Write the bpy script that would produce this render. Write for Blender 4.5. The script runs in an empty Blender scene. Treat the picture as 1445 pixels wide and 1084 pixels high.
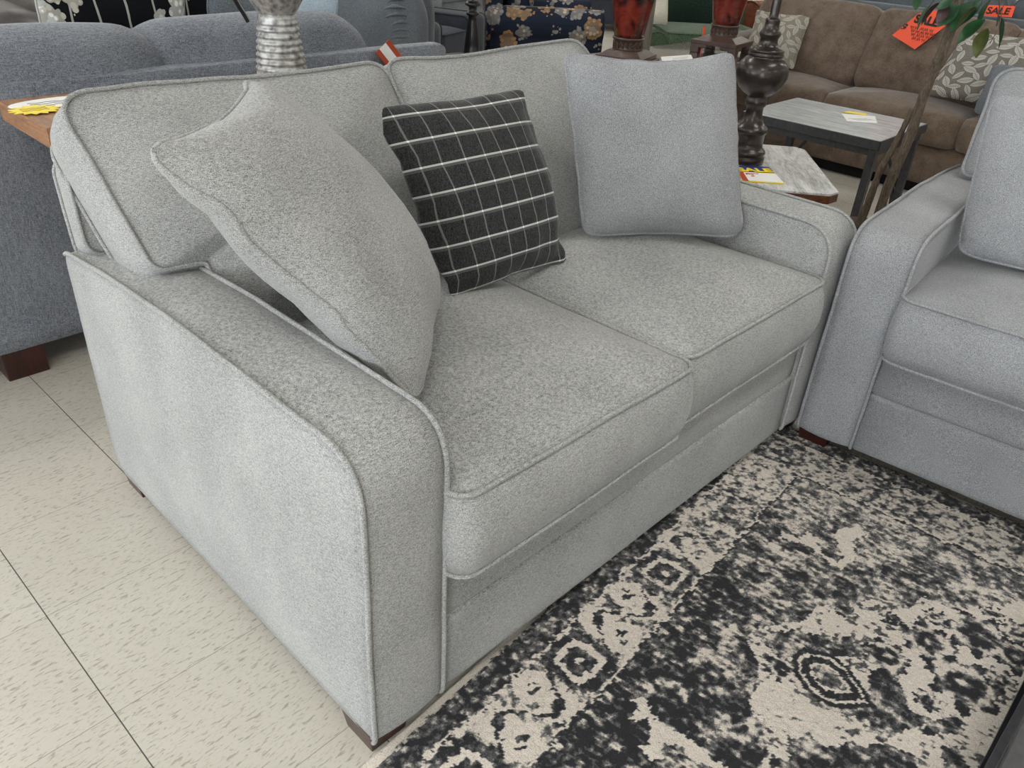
import bpy, bmesh, math, random
import numpy as np
from mathutils import Vector, Matrix, noise
R = math.radians
scene = bpy.context.scene
COL = scene.collection
random.seed(7)

# ------------------------------------------------------------------ naming / tagging
def link(name, me, mat=None, parent=None, smooth=True):
    o = bpy.data.objects.new(name, me)
    COL.objects.link(o)
    if mat:
        me.materials.append(mat)
    if smooth:
        me.shade_smooth()
    if parent:
        o.parent = parent
    return o

def tag(o, label, cat, group=None, kind=None):
    o['label'] = label
    o['category'] = cat
    if group: o['group'] = group
    if kind: o['kind'] = kind
    return o

def thing(name, label, cat, loc=(0, 0, 0), rz=0.0, group=None):
    o = bpy.data.objects.new(name, None)
    COL.objects.link(o)
    o.empty_display_size = .1
    o.location = loc
    o.rotation_euler = (0, 0, rz)
    return tag(o, label, cat, group)

def struct(o):
    o['kind'] = 'structure'
    return o

def copy_tree(o, parent=None):
    c = o.copy(); COL.objects.link(c); c.parent = parent
    for ch in list(o.children):
        copy_tree(ch, c)
    return c

# ------------------------------------------------------------------ mesh helpers
def mesh(verts, faces):
    me = bpy.data.meshes.new('m')
    me.from_pydata([tuple(v) for v in verts], [], faces)
    me.update()
    return me

class MB:
    """collects shapes into one mesh"""
    def __init__(s): s.v = []; s.f = []
    def add(s, verts, faces):
        n = len(s.v); s.v += [tuple(v) for v in verts]
        s.f += [tuple(i + n for i in f) for f in faces]
        return s
    def box(s, c, d, M=None):
        x, y, z = c; a, b, e = d[0] / 2, d[1] / 2, d[2] / 2
        vs = [Vector((x + i * a, y + j * b, z + k * e)) for k in (-1, 1) for j in (-1, 1) for i in (-1, 1)]
        if M: vs = [M @ v for v in vs]
        return s.add(vs, [(0, 2, 3, 1), (4, 5, 7, 6), (0, 1, 5, 4), (2, 6, 7, 3), (0, 4, 6, 2), (1, 3, 7, 5)])
    def tube(s, pts, r, closed=False, n=8, cap=True):
        pts = [Vector(p) for p in pts]; m = len(pts)
        rr = r if hasattr(r, '__len__') else [r] * m
        up = None; rings = []
        for i in range(m):
            if closed: t = pts[(i + 1) % m] - pts[i - 1]
            else: t = pts[min(i + 1, m - 1)] - pts[max(i - 1, 0)]
            if t.length < 1e-9: t = Vector((0, 0, 1))
            t.normalize()
            if up is None:
                up = Vector((0, 0, 1)) if abs(t.z) < .9 else Vector((1, 0, 0))
            up = up - t * up.dot(t)
            if up.length < 1e-6: up = t.orthogonal()
            up.normalize(); b = t.cross(up)
            rings.append([pts[i] + (up * math.cos(2 * math.pi * k / n) + b * math.sin(2 * math.pi * k / n)) * rr[i] for k in range(n)])
        v = [p for q in rings for p in q]; f = []
        for i in range(m if closed else m - 1):
            j = (i + 1) % m
            for k in range(n):
                l = (k + 1) % n
                f.append((i * n + k, i * n + l, j * n + l, j * n + k))
        if not closed and cap:
            f.append(tuple(range(n - 1, -1, -1))); f.append(tuple((m - 1) * n + k for k in range(n)))
        return s.add(v, f)
    def lathe(s, prof, c=(0, 0, 0), n=32, M=None, sq=0):
        v = []; f = []
        for (r, z) in prof:
            for k in range(n):
                a = 2 * math.pi * k / n
                p = Vector((c[0] + r * math.cos(a), c[1] + r * math.sin(a), c[2] + z))
                v.append(M @ p if M else p)
        for i in range(len(prof) - 1):
            for k in range(n):
                l = (k + 1) % n
                f.append((i * n + k, i * n + l, (i + 1) * n + l, (i + 1) * n + k))
        f.append(tuple(range(n - 1, -1, -1))); f.append(tuple((len(prof) - 1) * n + k for k in range(n)))
        return s.add(v, f)
    def build(s, name, mat, parent=None, smooth=False, bevel=0, seg=2):
        me = mesh(s.v, s.f)
        if bevel:
            bm = bmesh.new(); bm.from_mesh(me)
            bmesh.ops.bevel(bm, geom=list(bm.edges), offset=bevel, segments=seg, affect='EDGES', profile=.6)
            bm.to_mesh(me); bm.free()
        o = link(name, me, mat, parent, smooth)
        return o

def autosmooth(o, deg=35):
    me = o.data
    me.shade_smooth()
    try:
        me.set_sharp_from_angle(angle=R(deg))
    except Exception:
        pass
    return o

def rrect(w, d, r, n=7, m=10):
    """rounded rectangle outline centred on the origin, even-ish spacing"""
    out = []
    r = min(r, w / 2 - 1e-3, d / 2 - 1e-3)
    cs = [(w / 2 - r, d / 2 - r, 0), (-w / 2 + r, d / 2 - r, 90), (-w / 2 + r, -d / 2 + r, 180), (w / 2 - r, -d / 2 + r, 270)]
    for i, (x, y, a) in enumerate(cs):
        for k in range(n + 1):
            t = R(a + 90 * k / n)
            out.append((x + r * math.cos(t), y + r * math.sin(t)))
        nx, ny, na = cs[(i + 1) % 4]
        p = out[-1]; q = (nx + r * math.cos(R(na)), ny + r * math.sin(R(na)))
        for k in range(1, m):
            out.append((p[0] + (q[0] - p[0]) * k / m, p[1] + (q[1] - p[1]) * k / m))
    return out

def round_poly(pts, rad, n=6, seg=.04):
    """closed polygon with rounded corners; rad per corner"""
    out = []; m = len(pts)
    for i in range(m):
        p = Vector(pts[i]); a = Vector(pts[i - 1]); b = Vector(pts[(i + 1) % m])
        r = rad[i] if hasattr(rad, '__len__') else rad
        u = (a - p); w = (b - p); lu, lw = u.length, w.length; u.normalize(); w.normalize()
        ang = u.angle(w); d = min(r / math.tan(ang / 2), lu * .48, lw * .48)
        s, e = p + u * d, p + w * d
        for k in range(n + 1):
            t = k / n
            out.append(tuple(s * (1 - t) ** 2 + p * 2 * t * (1 - t) + e * t * t))
    res = []
    for i in range(len(out)):
        a = Vector(out[i]); b = Vector(out[(i + 1) % len(out)]); L = (b - a).length
        k = max(1, int(L / seg))
        for j in range(k): res.append(tuple(a + (b - a) * j / k))
    return res

def slab(name, outline, t, mat, parent, fn, crown=(.02, .0), band=.006, rings=10, powr=3.0, pipe=.0045, psel=None, pipes=(1, 1), pipe_mat=None, noise_amp=.0, pn='piping', nseed=0.0, centre=None):
    """a soft boxed shape: two crowned faces, a bulging band, welt cord on both seams.
       outline in (a,b); thickness along c from -t/2 to t/2; fn maps (a,b,c)->Vector"""
    N = len(outline)
    ca, cb = centre if centre else (sum(p[0] for p in outline) / N, sum(p[1] for p in outline) / N)
    V = []; F = []
    def P(a, b, c):
        v = fn(a, b, c)
        if noise_amp:
            q = Vector((a * 5 + nseed, b * 5, c * 5 + nseed))
            v = v + Vector(noise.noise_vector(q)) * noise_amp + Vector(noise.noise_vector(q * 2.7)) * noise_amp * .4
        return v
    # outward directions
    out = []
    for i in range(N):
        a = Vector(outline[i - 1]); b = Vector(outline[(i + 1) % N]); d = b - a
        n2 = Vector((d.y, -d.x)); n2.normalize()
        if n2.dot(Vector(outline[i]) - Vector((ca, cb))) < 0: n2 = -n2
        out.append(n2)
    rows = []
    ss = [((k + 1) / rings) for k in range(rings)]
    # top rings centre->edge
    V.append(P(ca, cb, t / 2 + crown[0])); top_c = 0
    for s in ss:
        row = []
        for (a, b) in outline:
            row.append(len(V)); V.append(P(ca + (a - ca) * s, cb + (b - cb) * s, t / 2 + crown[0] * (1 - s ** powr)))
        rows.append(row)
    nb = 5
    for k in range(1, nb + 1):
        u = k / nb; row = []
        bl = band * (1 - (2 * u - 1) ** 2)
        for i, (a, b) in enumerate(outline):
            row.append(len(V)); V.append(P(a + out[i].x * bl, b + out[i].y * bl, t / 2 - t * u))
        rows.append(row)
    for s in reversed(ss[:-1]):
        row = []
        for (a, b) in outline:
            row.append(len(V)); V.append(P(ca + (a - ca) * s, cb + (b - cb) * s, -t / 2 - crown[1] * (1 - s ** powr)))
        rows.append(row)
    bot = len(V); V.append(P(ca, cb, -t / 2 - crown[1]))
    for i in range(N):
        j = (i + 1) % N
        F.append((0, rows[0][i], rows[0][j]))
        F.append((bot, rows[-1][j], rows[-1][i]))
        for k in range(len(rows) - 1):
            F.append((rows[k][i], rows[k + 1][i], rows[k + 1][j], rows[k][j]))
    me = mesh(V, F)
    bm = bmesh.new(); bm.from_mesh(me); bmesh.ops.recalc_face_normals(bm, faces=bm.faces); bm.to_mesh(me); bm.free()
    o = link(name, me, mat, parent)
    if pipe:
        for w, c in ((0, t / 2), (1, -t / 2)):
            if pipes[w]:
                e = pipe * .35 * (1 if w == 0 else -1)
                pts = [P(a + out[i].x * pipe * .45, b + out[i].y * pipe * .45, c + e) for i, (a, b) in enumerate(outline)]
                if psel:
                    ok = [psel(a, b) for (a, b) in outline]
                    st_ = next(i for i in range(N) if ok[i] and not ok[i - 1]); seq = []
                    k = st_
                    while ok[k % N] and len(seq) < N: seq.append(pts[k % N]); k += 1
                    MB().tube(seq, pipe, False, 7).build(pn, pipe_mat or mat, o, True)
                else: MB().tube(pts, pipe, True, 7).build(pn, pipe_mat or mat, o, True)
    return o

def lin(c):
    """sRGB 0-255 -> linear tuple"""
    def f(x):
        x /= 255
        return x / 12.92 if x <= .04045 else ((x + .055) / 1.055) ** 2.4
    return (f(c[0]), f(c[1]), f(c[2]), 1)

# ------------------------------------------------------------------ material helpers
class NT:
    def __init__(s, name):
        s.m = bpy.data.materials.new(name); s.m.use_nodes = True
        s.t = s.m.node_tree; s.n = s.t.nodes
        s.b = s.n['Principled BSDF']
    def node(s, ty, **kw):
        x = s.n.new(ty)
        for k, v in kw.items():
            if k.startswith('i_'):
                key = k[2:].replace('_', ' ')
                x.inputs[key].default_value = v
            else: setattr(x, k, v)
        return x
    def ln(s, a, b):
        s.t.links.new(a, b)
    def coord(s, scale=(1, 1, 1), rot=(0, 0, 0), loc=(0, 0, 0), kind='Object'):
        tc = s.node('ShaderNodeTexCoord'); mp = s.node('ShaderNodeMapping')
        mp.inputs['Scale'].default_value = scale; mp.inputs['Rotation'].default_value = rot; mp.inputs['Location'].default_value = loc
        s.ln(tc.outputs[kind], mp.inputs['Vector']); return mp.outputs[0]
    def noise(s, vec, scale=5, detail=2, rough=.5, dist=0):
        x = s.node('ShaderNodeTexNoise'); s.ln(vec, x.inputs['Vector'])
        x.inputs['Scale'].default_value = scale; x.inputs['Detail'].default_value = detail
        x.inputs['Roughness'].default_value = rough; x.inputs['Distortion'].default_value = dist
        return x.outputs['Fac']
    def ramp(s, fac, stops, interp='LINEAR'):
        x = s.node('ShaderNodeValToRGB'); s.ln(fac, x.inputs[0]); cr = x.color_ramp; cr.interpolation = interp
        while len(cr.elements) < len(stops): cr.elements.new(.5)
        for e, (p, c) in zip(cr.elements, stops):
            e.position = p; e.color = c if len(c) == 4 else (*c, 1)
        return x.outputs[0]
    def math(s, op, a, b=None, c=None, clamp=False):
        x = s.node('ShaderNodeMath', operation=op); x.use_clamp = clamp
        for i, q in enumerate((a, b, c)):
            if q is None: continue
            if isinstance(q, (int, float)): x.inputs[i].default_value = q
            else: s.ln(q, x.inputs[i])
        return x.outputs[0]
    def mix(s, fac, a, b, mode='MIX'):
        x = s.node('ShaderNodeMix', data_type='RGBA', blend_type=mode)
        for k, q in ((0, fac), (6, a), (7, b)):
            if isinstance(q, (int, float)): x.inputs[k].default_value = q
            elif isinstance(q, tuple): x.inputs[k].default_value = q
            else: s.ln(q, x.inputs[k])
        return x.outputs[2]
    def bump(s, h, strength=.5, dist=.001):
        x = s.node('ShaderNodeBump'); x.inputs['Strength'].default_value = strength; x.inputs['Distance'].default_value = dist
        s.ln(h, x.inputs['Height']); s.ln(x.outputs[0], s.b.inputs['Normal'])
    def base(s, c):
        if isinstance(c, tuple): s.b.inputs['Base Color'].default_value = c
        else: s.ln(c, s.b.inputs['Base Color'])
    def set(s, rough=.5, metal=0, coat=0, spec=.5, sheen=0):
        s.b.inputs['Roughness'].default_value = rough; s.b.inputs['Metallic'].default_value = metal
        s.b.inputs['Coat Weight'].default_value = coat; s.b.inputs['Specular IOR Level'].default_value = spec
        s.b.inputs['Sheen Weight'].default_value = sheen; s.b.inputs['Sheen Roughness'].default_value = .4

def fabric(name, dark, light, scale=520, mottle=.35, twill=.0, tang=.7, bump=.5, stretch=(1, 1, 2.2), mid=440, lo=.385, hi=.615, slub=0):
    n = NT(name)
    v1 = n.coord(stretch); v2 = n.coord((1.9, 1.6, 1))
    a = n.noise(v1, scale, 2, .7); b = n.noise(v2, mid, 2, .7)
    s = n.math('ADD', n.math('MULTIPLY', a, 1 - mottle), n.math('MULTIPLY', b, mottle))
    if twill:
        w = n.noise(n.coord((1, 1, 6), (R(50), R(35), 0)), 150, 1, .5)
        s = n.math('ADD', n.math('MULTIPLY', s, 1 - twill), n.math('MULTIPLY', w, twill))
    if slub:
        t1 = n.noise(n.coord((1.2, 1.2, 9)), 60, 1, .6); t2 = n.noise(n.coord((9, 9, 1.2), loc=(3, 1, 2)), 60, 1, .6)
        q = n.math('ADD', n.math('MULTIPLY', t1, .5), n.math('MULTIPLY', t2, .5))
        s = n.math('ADD', n.math('MULTIPLY', s, 1 - slub), n.math('MULTIPLY', q, slub))
    col = n.ramp(s, [(lo, lin(dark)), (hi, lin(light))])
    big = n.noise(n.coord(), 6, 2, .5)
    col = n.mix(.10, col, n.ramp(big, [(.35, lin(dark)), (.65, lin(light))]))
    n.base(col); n.set(.95, 0, 0, .15, tang and .25)
    n.bump(s, bump, .0015)
    return n.m

def plain(name, c, rough=.5, metal=0, coat=0, spec=.5, var=.0, vscale=30, bump=0):
    n = NT(name)
    if var:
        f = n.noise(n.coord(), vscale, 3, .6)
        d = tuple(max(0, x * (1 - var)) for x in c[:3]); l = tuple(min(255, x * (1 + var)) for x in c[:3])
        n.base(n.ramp(f, [(.3, lin(d)), (.7, lin(l))]))
        if bump: n.bump(f, bump, .002)
    else: n.base(lin(c))
    n.set(rough, metal, coat, spec)
    return n.m

def wood(name, dark, light, axis=0, scale=14, rough=.35, coat=.0, stretch=10):
    n = NT(name)
    sc = [stretch, stretch, stretch]; sc[axis] = 1
    f = n.noise(n.coord(tuple(sc)), scale * .35, 5, .65, 1.2)
    g = n.noise(n.coord(tuple(x * 2.5 for x in sc)), scale, 3, .6)
    s = n.math('ADD', n.math('MULTIPLY', f, .65), n.math('MULTIPLY', g, .35))
    n.base(n.ramp(s, [(.36, lin(dark)), (.62, lin(light))]))
    n.bump(s, .15, .001); n.set(rough, 0, coat)
    return n.m
WIN_E = 155.0; LAMP_E = 10.0
# ------------------------------------------------------------------ materials
M = {}
M['grey'] = fabric('light_grey_weave', (76, 78, 79), (208, 208, 206), 620, .45, .2, .7, .6)
M['grey_plain'] = fabric('light_grey_weave_plain', (80, 82, 85), (190, 191, 194), 620, .45, 0, .7, .5)
M['slate'] = fabric('slate_heather', (58, 63, 72), (158, 163, 172), 300, .4, 0, .7, .6, slub=.45, lo=.38, hi=.62)
M['bluegrey'] = fabric('blue_grey_heather', (62, 68, 74), (132, 138, 144), 300, .4, 0, .7, .5)
M['pale_blue'] = fabric('pale_blue_weave', (120, 136, 152), (196, 208, 218), 300, .4, 0, .7, .5)
M['charcoal'] = fabric('charcoal_weave', (34, 37, 44), (74, 78, 88), 300, .4, 0, .7, .5)
M['green'] = fabric('green_chenille', (38, 52, 40), (96, 116, 92), 120, .4, 0, .7, .5)
M['darkgreen'] = fabric('dark_green_velvet', (18, 32, 26), (48, 66, 56), 120, .4, 0, .7, .5)
M['cream'] = fabric('cream_weave', (178, 172, 156), (232, 228, 214), 200, .4, 0, .7, .5)
M['floral'] = None
M['leather'] = plain('black_leather', (62, 56, 58), .42, 0, 0, .5, .18, 40, .3)
M['rust'] = plain('rust_leather', (122, 66, 46), .42, 0, 0, .5, .25, 12, .3)
M['legwood'] = wood('espresso_wood', (26, 9, 6), (66, 24, 16), 2, 14, .35, .2)
M['black'] = plain('black_underside', (14, 14, 15), .8)
M['bronze'] = plain('dark_bronze', (58, 51, 48), .3, .6, .15, .5, .2, 25)
M['ebony'] = plain('ebony_paint', (26, 24, 26), .3, 0, .3)
M['metal_frame'] = plain('gunmetal_frame', (66, 66, 68), .5, .35, 0, .5, .12, 60)
M['black_metal'] = plain('black_metal', (30, 32, 38), .35, .5, .3)
M['brown_top'] = wood('dark_brown_table_wood', (46, 32, 28), (72, 52, 46), 1, 14, .3, .3)
M['oak'] = wood('warm_brown_wood', (118, 78, 50), (176, 132, 98), 1, 18, .4, .1)
M['walnut'] = wood('walnut_edge', (62, 34, 20), (124, 78, 50), 0, 18, .35, .1)
M['glare_planks'] = wood('planks_painted_reflection', (140, 142, 144), (246, 247, 249), 0, 12, .12, 1.0, 5)  # pale base colour stands in for ceiling reflections on the glossy planks
M['greywood'] = wood('grey_weathered_wood', (118, 122, 124), (196, 200, 202), 1, 16, .35, .1, 8)
M['taupewood'] = wood('taupe_painted_wood', (106, 100, 92), (146, 140, 130), 2, 12, .5, 0, 8)
M['darktop'] = wood('dark_glossy_top', (66, 58, 54), (104, 96, 90), 0, 14, .16, .6, 5)
M['bark'] = wood('bark', (52, 42, 34), (118, 104, 88), 2, 34, .9, 0, 4)
M['paper'] = plain('white_paper', (238, 238, 236), .6)
M['yellow'] = plain('yellow_card', (246, 222, 84), .6)
M['orange'] = plain('orange_card', (250, 92, 56), .6)
M['ink'] = plain('black_ink', (24, 20, 22), .6)
M['redink'] = plain('red_ink', (196, 30, 40), .6)
M['blueink'] = plain('blue_card', (34, 52, 128), .6)
M['yellowink'] = plain('yellow_ink', (252, 226, 20), .6)
M['tagred'] = plain('rust_red_card', (178, 70, 40), .6)
M['ticking'] = plain('dark_ribbon', (36, 36, 40), .7)
M['ribbon'] = plain('pale_ribbon', (176, 178, 180), .6)
M['terra'] = plain('brown_pedestal', (74, 56, 48), .4, 0, .1, .5, .2, 20, .2)
M['pot'] = plain('plain_pot', (92, 74, 60), .7, 0, 0, .5, .15, 20)
M['soil'] = plain('dark_soil', (46, 36, 28), .95, 0, 0, .5, .3, 60, .5)
M['chrome'] = plain('grey_plastic', (150, 150, 152), .4)

def suede():
    n = NT('taupe_suede')
    f = n.noise(n.coord(), 13, 5, .7, .1); g = n.noise(n.coord(), 240, 2, .6)
    s = n.math('ADD', n.math('MULTIPLY', f, .55), n.math('MULTIPLY', g, .45))
    n.base(n.ramp(s, [(.32, lin((80, 68, 59))), (.68, lin((134, 117, 103)))])); n.set(.9, 0, 0, .15, .4)
    n.bump(g, .4, .001); return n.m
M['suede'] = suede()

def galv():
    n = NT('galvanised_metal')
    x = n.node('ShaderNodeTexVoronoi'); x.inputs['Scale'].default_value = 60; n.ln(n.coord((1, 1, .8)), x.inputs['Vector'])
    f = n.noise(n.coord(), 90, 4, .7)
    c = n.math('ADD', n.math('MULTIPLY', x.outputs['Distance'], .5), n.math('MULTIPLY', f, .7))
    n.base(n.ramp(c, [(.3, lin((84, 84, 84))), (.75, lin((190, 190, 188)))])); n.set(.48, .6)
    n.bump(f, .3, .001); return n.m
M['galv'] = galv()
def redlac():
    n = NT('mottled_red_lacquer')
    f = n.noise(n.coord(), 9, 5, .65, .8); g = n.noise(n.coord(loc=(4, 2, 1)), 14, 4, .6, .5)
    c = n.ramp(f, [(.42, lin((18, 10, 9))), (.50, lin((96, 24, 16))), (.66, lin((132, 46, 28)))])
    c = n.mix(n.ramp(g, [(.56, (0, 0, 0)), (.68, (1, 1, 1))]), c, lin((112, 74, 42)))
    n.base(c); n.set(.28, 0, .3); n.bump(g, .2, .002); return n.m
M['redlac'] = redlac()

def leafprint(name, base, motif, scale):
    """scattered pale leaves with ribs, in UV"""
    n = NT(name)
    m = None
    for off, rs in (((0, 0, 0), 6.28), ((.47, .53, 0), 9.7)):
        v = n.coord((scale, scale, 1), loc=off, kind='UV')
        vo = n.node('ShaderNodeTexVoronoi'); vo.inputs['Scale'].default_value = 1; vo.inputs['Randomness'].default_value = .3; n.ln(v, vo.inputs['Vector'])
        d = n.node('ShaderNodeVectorMath', operation='SUBTRACT'); n.ln(v, d.inputs[0]); n.ln(vo.outputs['Position'], d.inputs[1])
        sep = n.node('ShaderNodeSeparateColor'); n.ln(vo.outputs['Color'], sep.inputs[0])
        rot = n.node('ShaderNodeVectorRotate', rotation_type='Z_AXIS'); n.ln(d.outputs[0], rot.inputs['Vector']); n.ln(n.math('MULTIPLY', sep.outputs[0], rs), rot.inputs['Angle'])
        sx = n.node('ShaderNodeSeparateXYZ'); n.ln(rot.outputs[0], sx.inputs[0])
        X, Y = sx.outputs[0], sx.outputs[1]
        k = 1.0 if m is None else .8
        q = n.math('SUBTRACT', 1, n.math('POWER', n.math('ABSOLUTE', n.math('DIVIDE', X, .50 * k)), 2))
        h = n.math('SUBTRACT', n.math('MULTIPLY', q, .21 * k), n.math('ABSOLUTE', Y))
        ins = n.math('GREATER_THAN', h, 0)
        rib = n.math('LESS_THAN', n.math('FRACT', n.math('MULTIPLY', n.math('ADD', X, n.math('MULTIPLY', n.math('ABSOLUTE', Y), -.8)), 11)), .6)
        vein = n.math('GREATER_THAN', n.math('ABSOLUTE', Y), .014)
        edge = n.math('LESS_THAN', h, .025)
        one = n.math('MULTIPLY', ins, n.math('MAXIMUM', n.math('MULTIPLY', rib, vein), edge))
        if m is None: m, ins0 = one, ins
        else: m = n.math('MAXIMUM', m, n.math('MULTIPLY', one, n.math('SUBTRACT', 1, ins0)))
    f = n.noise(n.coord(), 300, 2, .6)
    b = n.ramp(f, [(.35, lin(tuple(x * .85 for x in base))), (.65, lin(tuple(min(255, x * 1.15) for x in base)))])
    n.base(n.mix(n.math('MULTIPLY', m, .85), b, lin(motif))); n.set(.9, 0, 0, .2); n.bump(m, .6, .003)
    return n.m
M['leafprint'] = leafprint('grey_leaf_print', (118, 113, 106), (214, 211, 204), 5.6)
M['leafprint_b'] = leafprint('pale_leaf_print', (136, 130, 118), (206, 202, 190), 5)

def flowers(name, base, petal, petal2, core, scale, kind='UV', amt=.34, stretch=(1, 1, 1)):
    n = NT(name)
    v = n.coord(tuple(scale * s for s in stretch), kind=kind)
    wob = n.noise(v, 2.2, 2, .6)
    vo = n.node('ShaderNodeTexVoronoi'); vo.inputs['Scale'].default_value = 1; vo.inputs['Randomness'].default_value = 1; n.ln(v, vo.inputs['Vector'])
    small = n.node('ShaderNodeTexVoronoi'); small.inputs['Scale'].default_value = 4.5; n.ln(v, small.inputs['Vector'])
    d = n.math('ADD', vo.outputs['Distance'], n.math('MULTIPLY', small.outputs['Distance'], .28))
    d = n.math('ADD', d, n.math('MULTIPLY', wob, .2))
    m = n.math('LESS_THAN', d, amt + .2)
    line = n.math('GREATER_THAN', small.outputs['Distance'], .42)
    sep = n.node('ShaderNodeSeparateColor'); n.ln(vo.outputs['Color'], sep.inputs[0])
    c = n.mix(n.math('GREATER_THAN', sep.outputs[1], .5), lin(petal), lin(petal2))
    c = n.mix(n.math('LESS_THAN', d, amt - .04), c, lin(core))
    c = n.mix(n.math('MULTIPLY', line, .5), c, lin(tuple(x * .6 for x in petal)))
    st = n.node('ShaderNodeTexWave', wave_type='BANDS', bands_direction='X'); st.inputs['Scale'].default_value = .35; st.inputs['Distortion'].default_value = 3
    n.ln(v, st.inputs['Vector'])
    stem = n.math('GREATER_THAN', st.outputs['Fac'], .985)
    b = n.mix(n.math('MULTIPLY', stem, .6), lin(base), lin(petal))
    n.base(n.mix(m, b, c)); n.set(.9, 0, 0, .2)
    return n.m
M['floral'] = flowers('navy_floral_upholstery', (34, 40, 56), (142, 140, 138), (160, 128, 92), (196, 178, 158), 6.5, 'Object', .52)
M['blackfloral'] = flowers('black_floral_print', (14, 15, 19), (212, 212, 206), (190, 184, 172), (236, 236, 232), 5, 'UV', .5)

def plaid():
    n = NT('charcoal_windowpane_plaid')
    v = n.coord(kind='UV'); sx = n.node('ShaderNodeSeparateXYZ'); n.ln(v, sx.inputs[0])
    def lines(c, N, ph, w):
        f = n.math('ABSOLUTE', n.math('SUBTRACT', n.math('FRACT', n.math('ADD', n.math('MULTIPLY', c, N), ph)), .5))
        return n.math('LESS_THAN', f, w)
    U, V = sx.outputs[0], sx.outputs[1]
    f = n.noise(n.coord((1, 1, 1)), 420, 2, .7); g = n.noise(n.coord((3, 1, 1)), 130, 2, .7)
    s = n.math('ADD', n.math('MULTIPLY', f, .6), n.math('MULTIPLY', g, .4))
    b = n.ramp(s, [(.36, lin((24, 24, 25))), (.66, lin((76, 76, 77)))])
    vert = lines(U, 8.2, .08, .034); hor = lines(V, 7.6, .35, .036); sh = lines(V, 7.6, .43, .06)
    c = n.mix(n.math('MULTIPLY', vert, .5), b, lin((150, 150, 150)))
    c = n.mix(n.math('MULTIPLY', sh, .4), c, lin((120, 120, 120)))
    c = n.mix(n.math('MULTIPLY', hor, .72), c, lin((222, 222, 220)))
    c = n.mix(n.math('MULTIPLY', n.math('MULTIPLY', hor, vert), .9), c, lin((245, 245, 243)))
    n.base(c); n.set(.95, 0, 0, .15, .2); n.bump(s, .6, .0015); return n.m
M['plaid'] = plaid()

def leafmat(name, a, b):
    n = NT(name); f = n.noise(n.coord(), 18, 2, .5)
    n.base(n.ramp(f, [(.3, lin(a)), (.7, lin(b))])); n.set(.42, 0, .1); return n.m
M['leaf'] = leafmat('dark_green_leaf', (12, 42, 22), (38, 84, 46))
M['leaf_olive'] = leafmat('olive_leaf', (52, 62, 26), (92, 98, 48))
M['leaf_red'] = leafmat('burgundy_leaf', (30, 12, 16), (62, 22, 26))

# ------------------------------------------------------------------ camera (calibrated from the floor tiles)
CAMP = Vector((-0.45659, -0.67797, 1.25))
Fw = Vector((0.62819, 0.57765, -0.52124)); Xw = Vector((0.69993, -0.71215, 0.05433)); Uw = Vector((0.33982, 0.39896, 0.85168))
cd = bpy.data.cameras.new('camera'); cam = bpy.data.objects.new('camera', cd); COL.objects.link(cam)
cam.matrix_world = Matrix(((Xw.x, Uw.x, -Fw.x, CAMP.x), (Xw.y, Uw.y, -Fw.y, CAMP.y), (Xw.z, Uw.z, -Fw.z, CAMP.z), (0, 0, 0, 1)))
cd.sensor_width = 36; cd.lens = 36 * 1114.5 / 1445; cd.clip_start = .02; cd.clip_end = 200
scene.camera = cam

# ------------------------------------------------------------------ upholstered sofa with boxed cushions
def soft_box(name, x0, x1, y0, y1, z0, z1, r, mat, parent, crown=.008, pipe=0, namp=0, face='y', band=.004, powr=3, nseed=0):
    """box with its big crowned face looking along -y ('y'), -x ('x') or +z ('z')"""
    if face == 'y':
        o = rrect(x1 - x0, z1 - z0, r); cx, cz, cy = (x0 + x1) / 2, (z0 + z1) / 2, (y0 + y1) / 2
        fn = lambda a, b, c: Vector((cx + a, cy - c, cz + b)); t = y1 - y0
    elif face == 'x':
        o = rrect(y1 - y0, z1 - z0, r); cx, cz, cy = (x0 + x1) / 2, (z0 + z1) / 2, (y0 + y1) / 2
        fn = lambda a, b, c: Vector((cx - c, cy + a, cz + b)); t = x1 - x0
    else:
        o = rrect(x1 - x0, y1 - y0, r); cx, cz, cy = (x0 + x1) / 2, (z0 + z1) / 2, (y0 + y1) / 2
        fn = lambda a, b, c: Vector((cx + a, cy + b, cz + c)); t = z1 - z0
    return slab(name, o, t, mat, parent, fn, (crown, crown * .3), band, 8, powr, pipe, noise_amp=namp, nseed=nseed)

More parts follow.
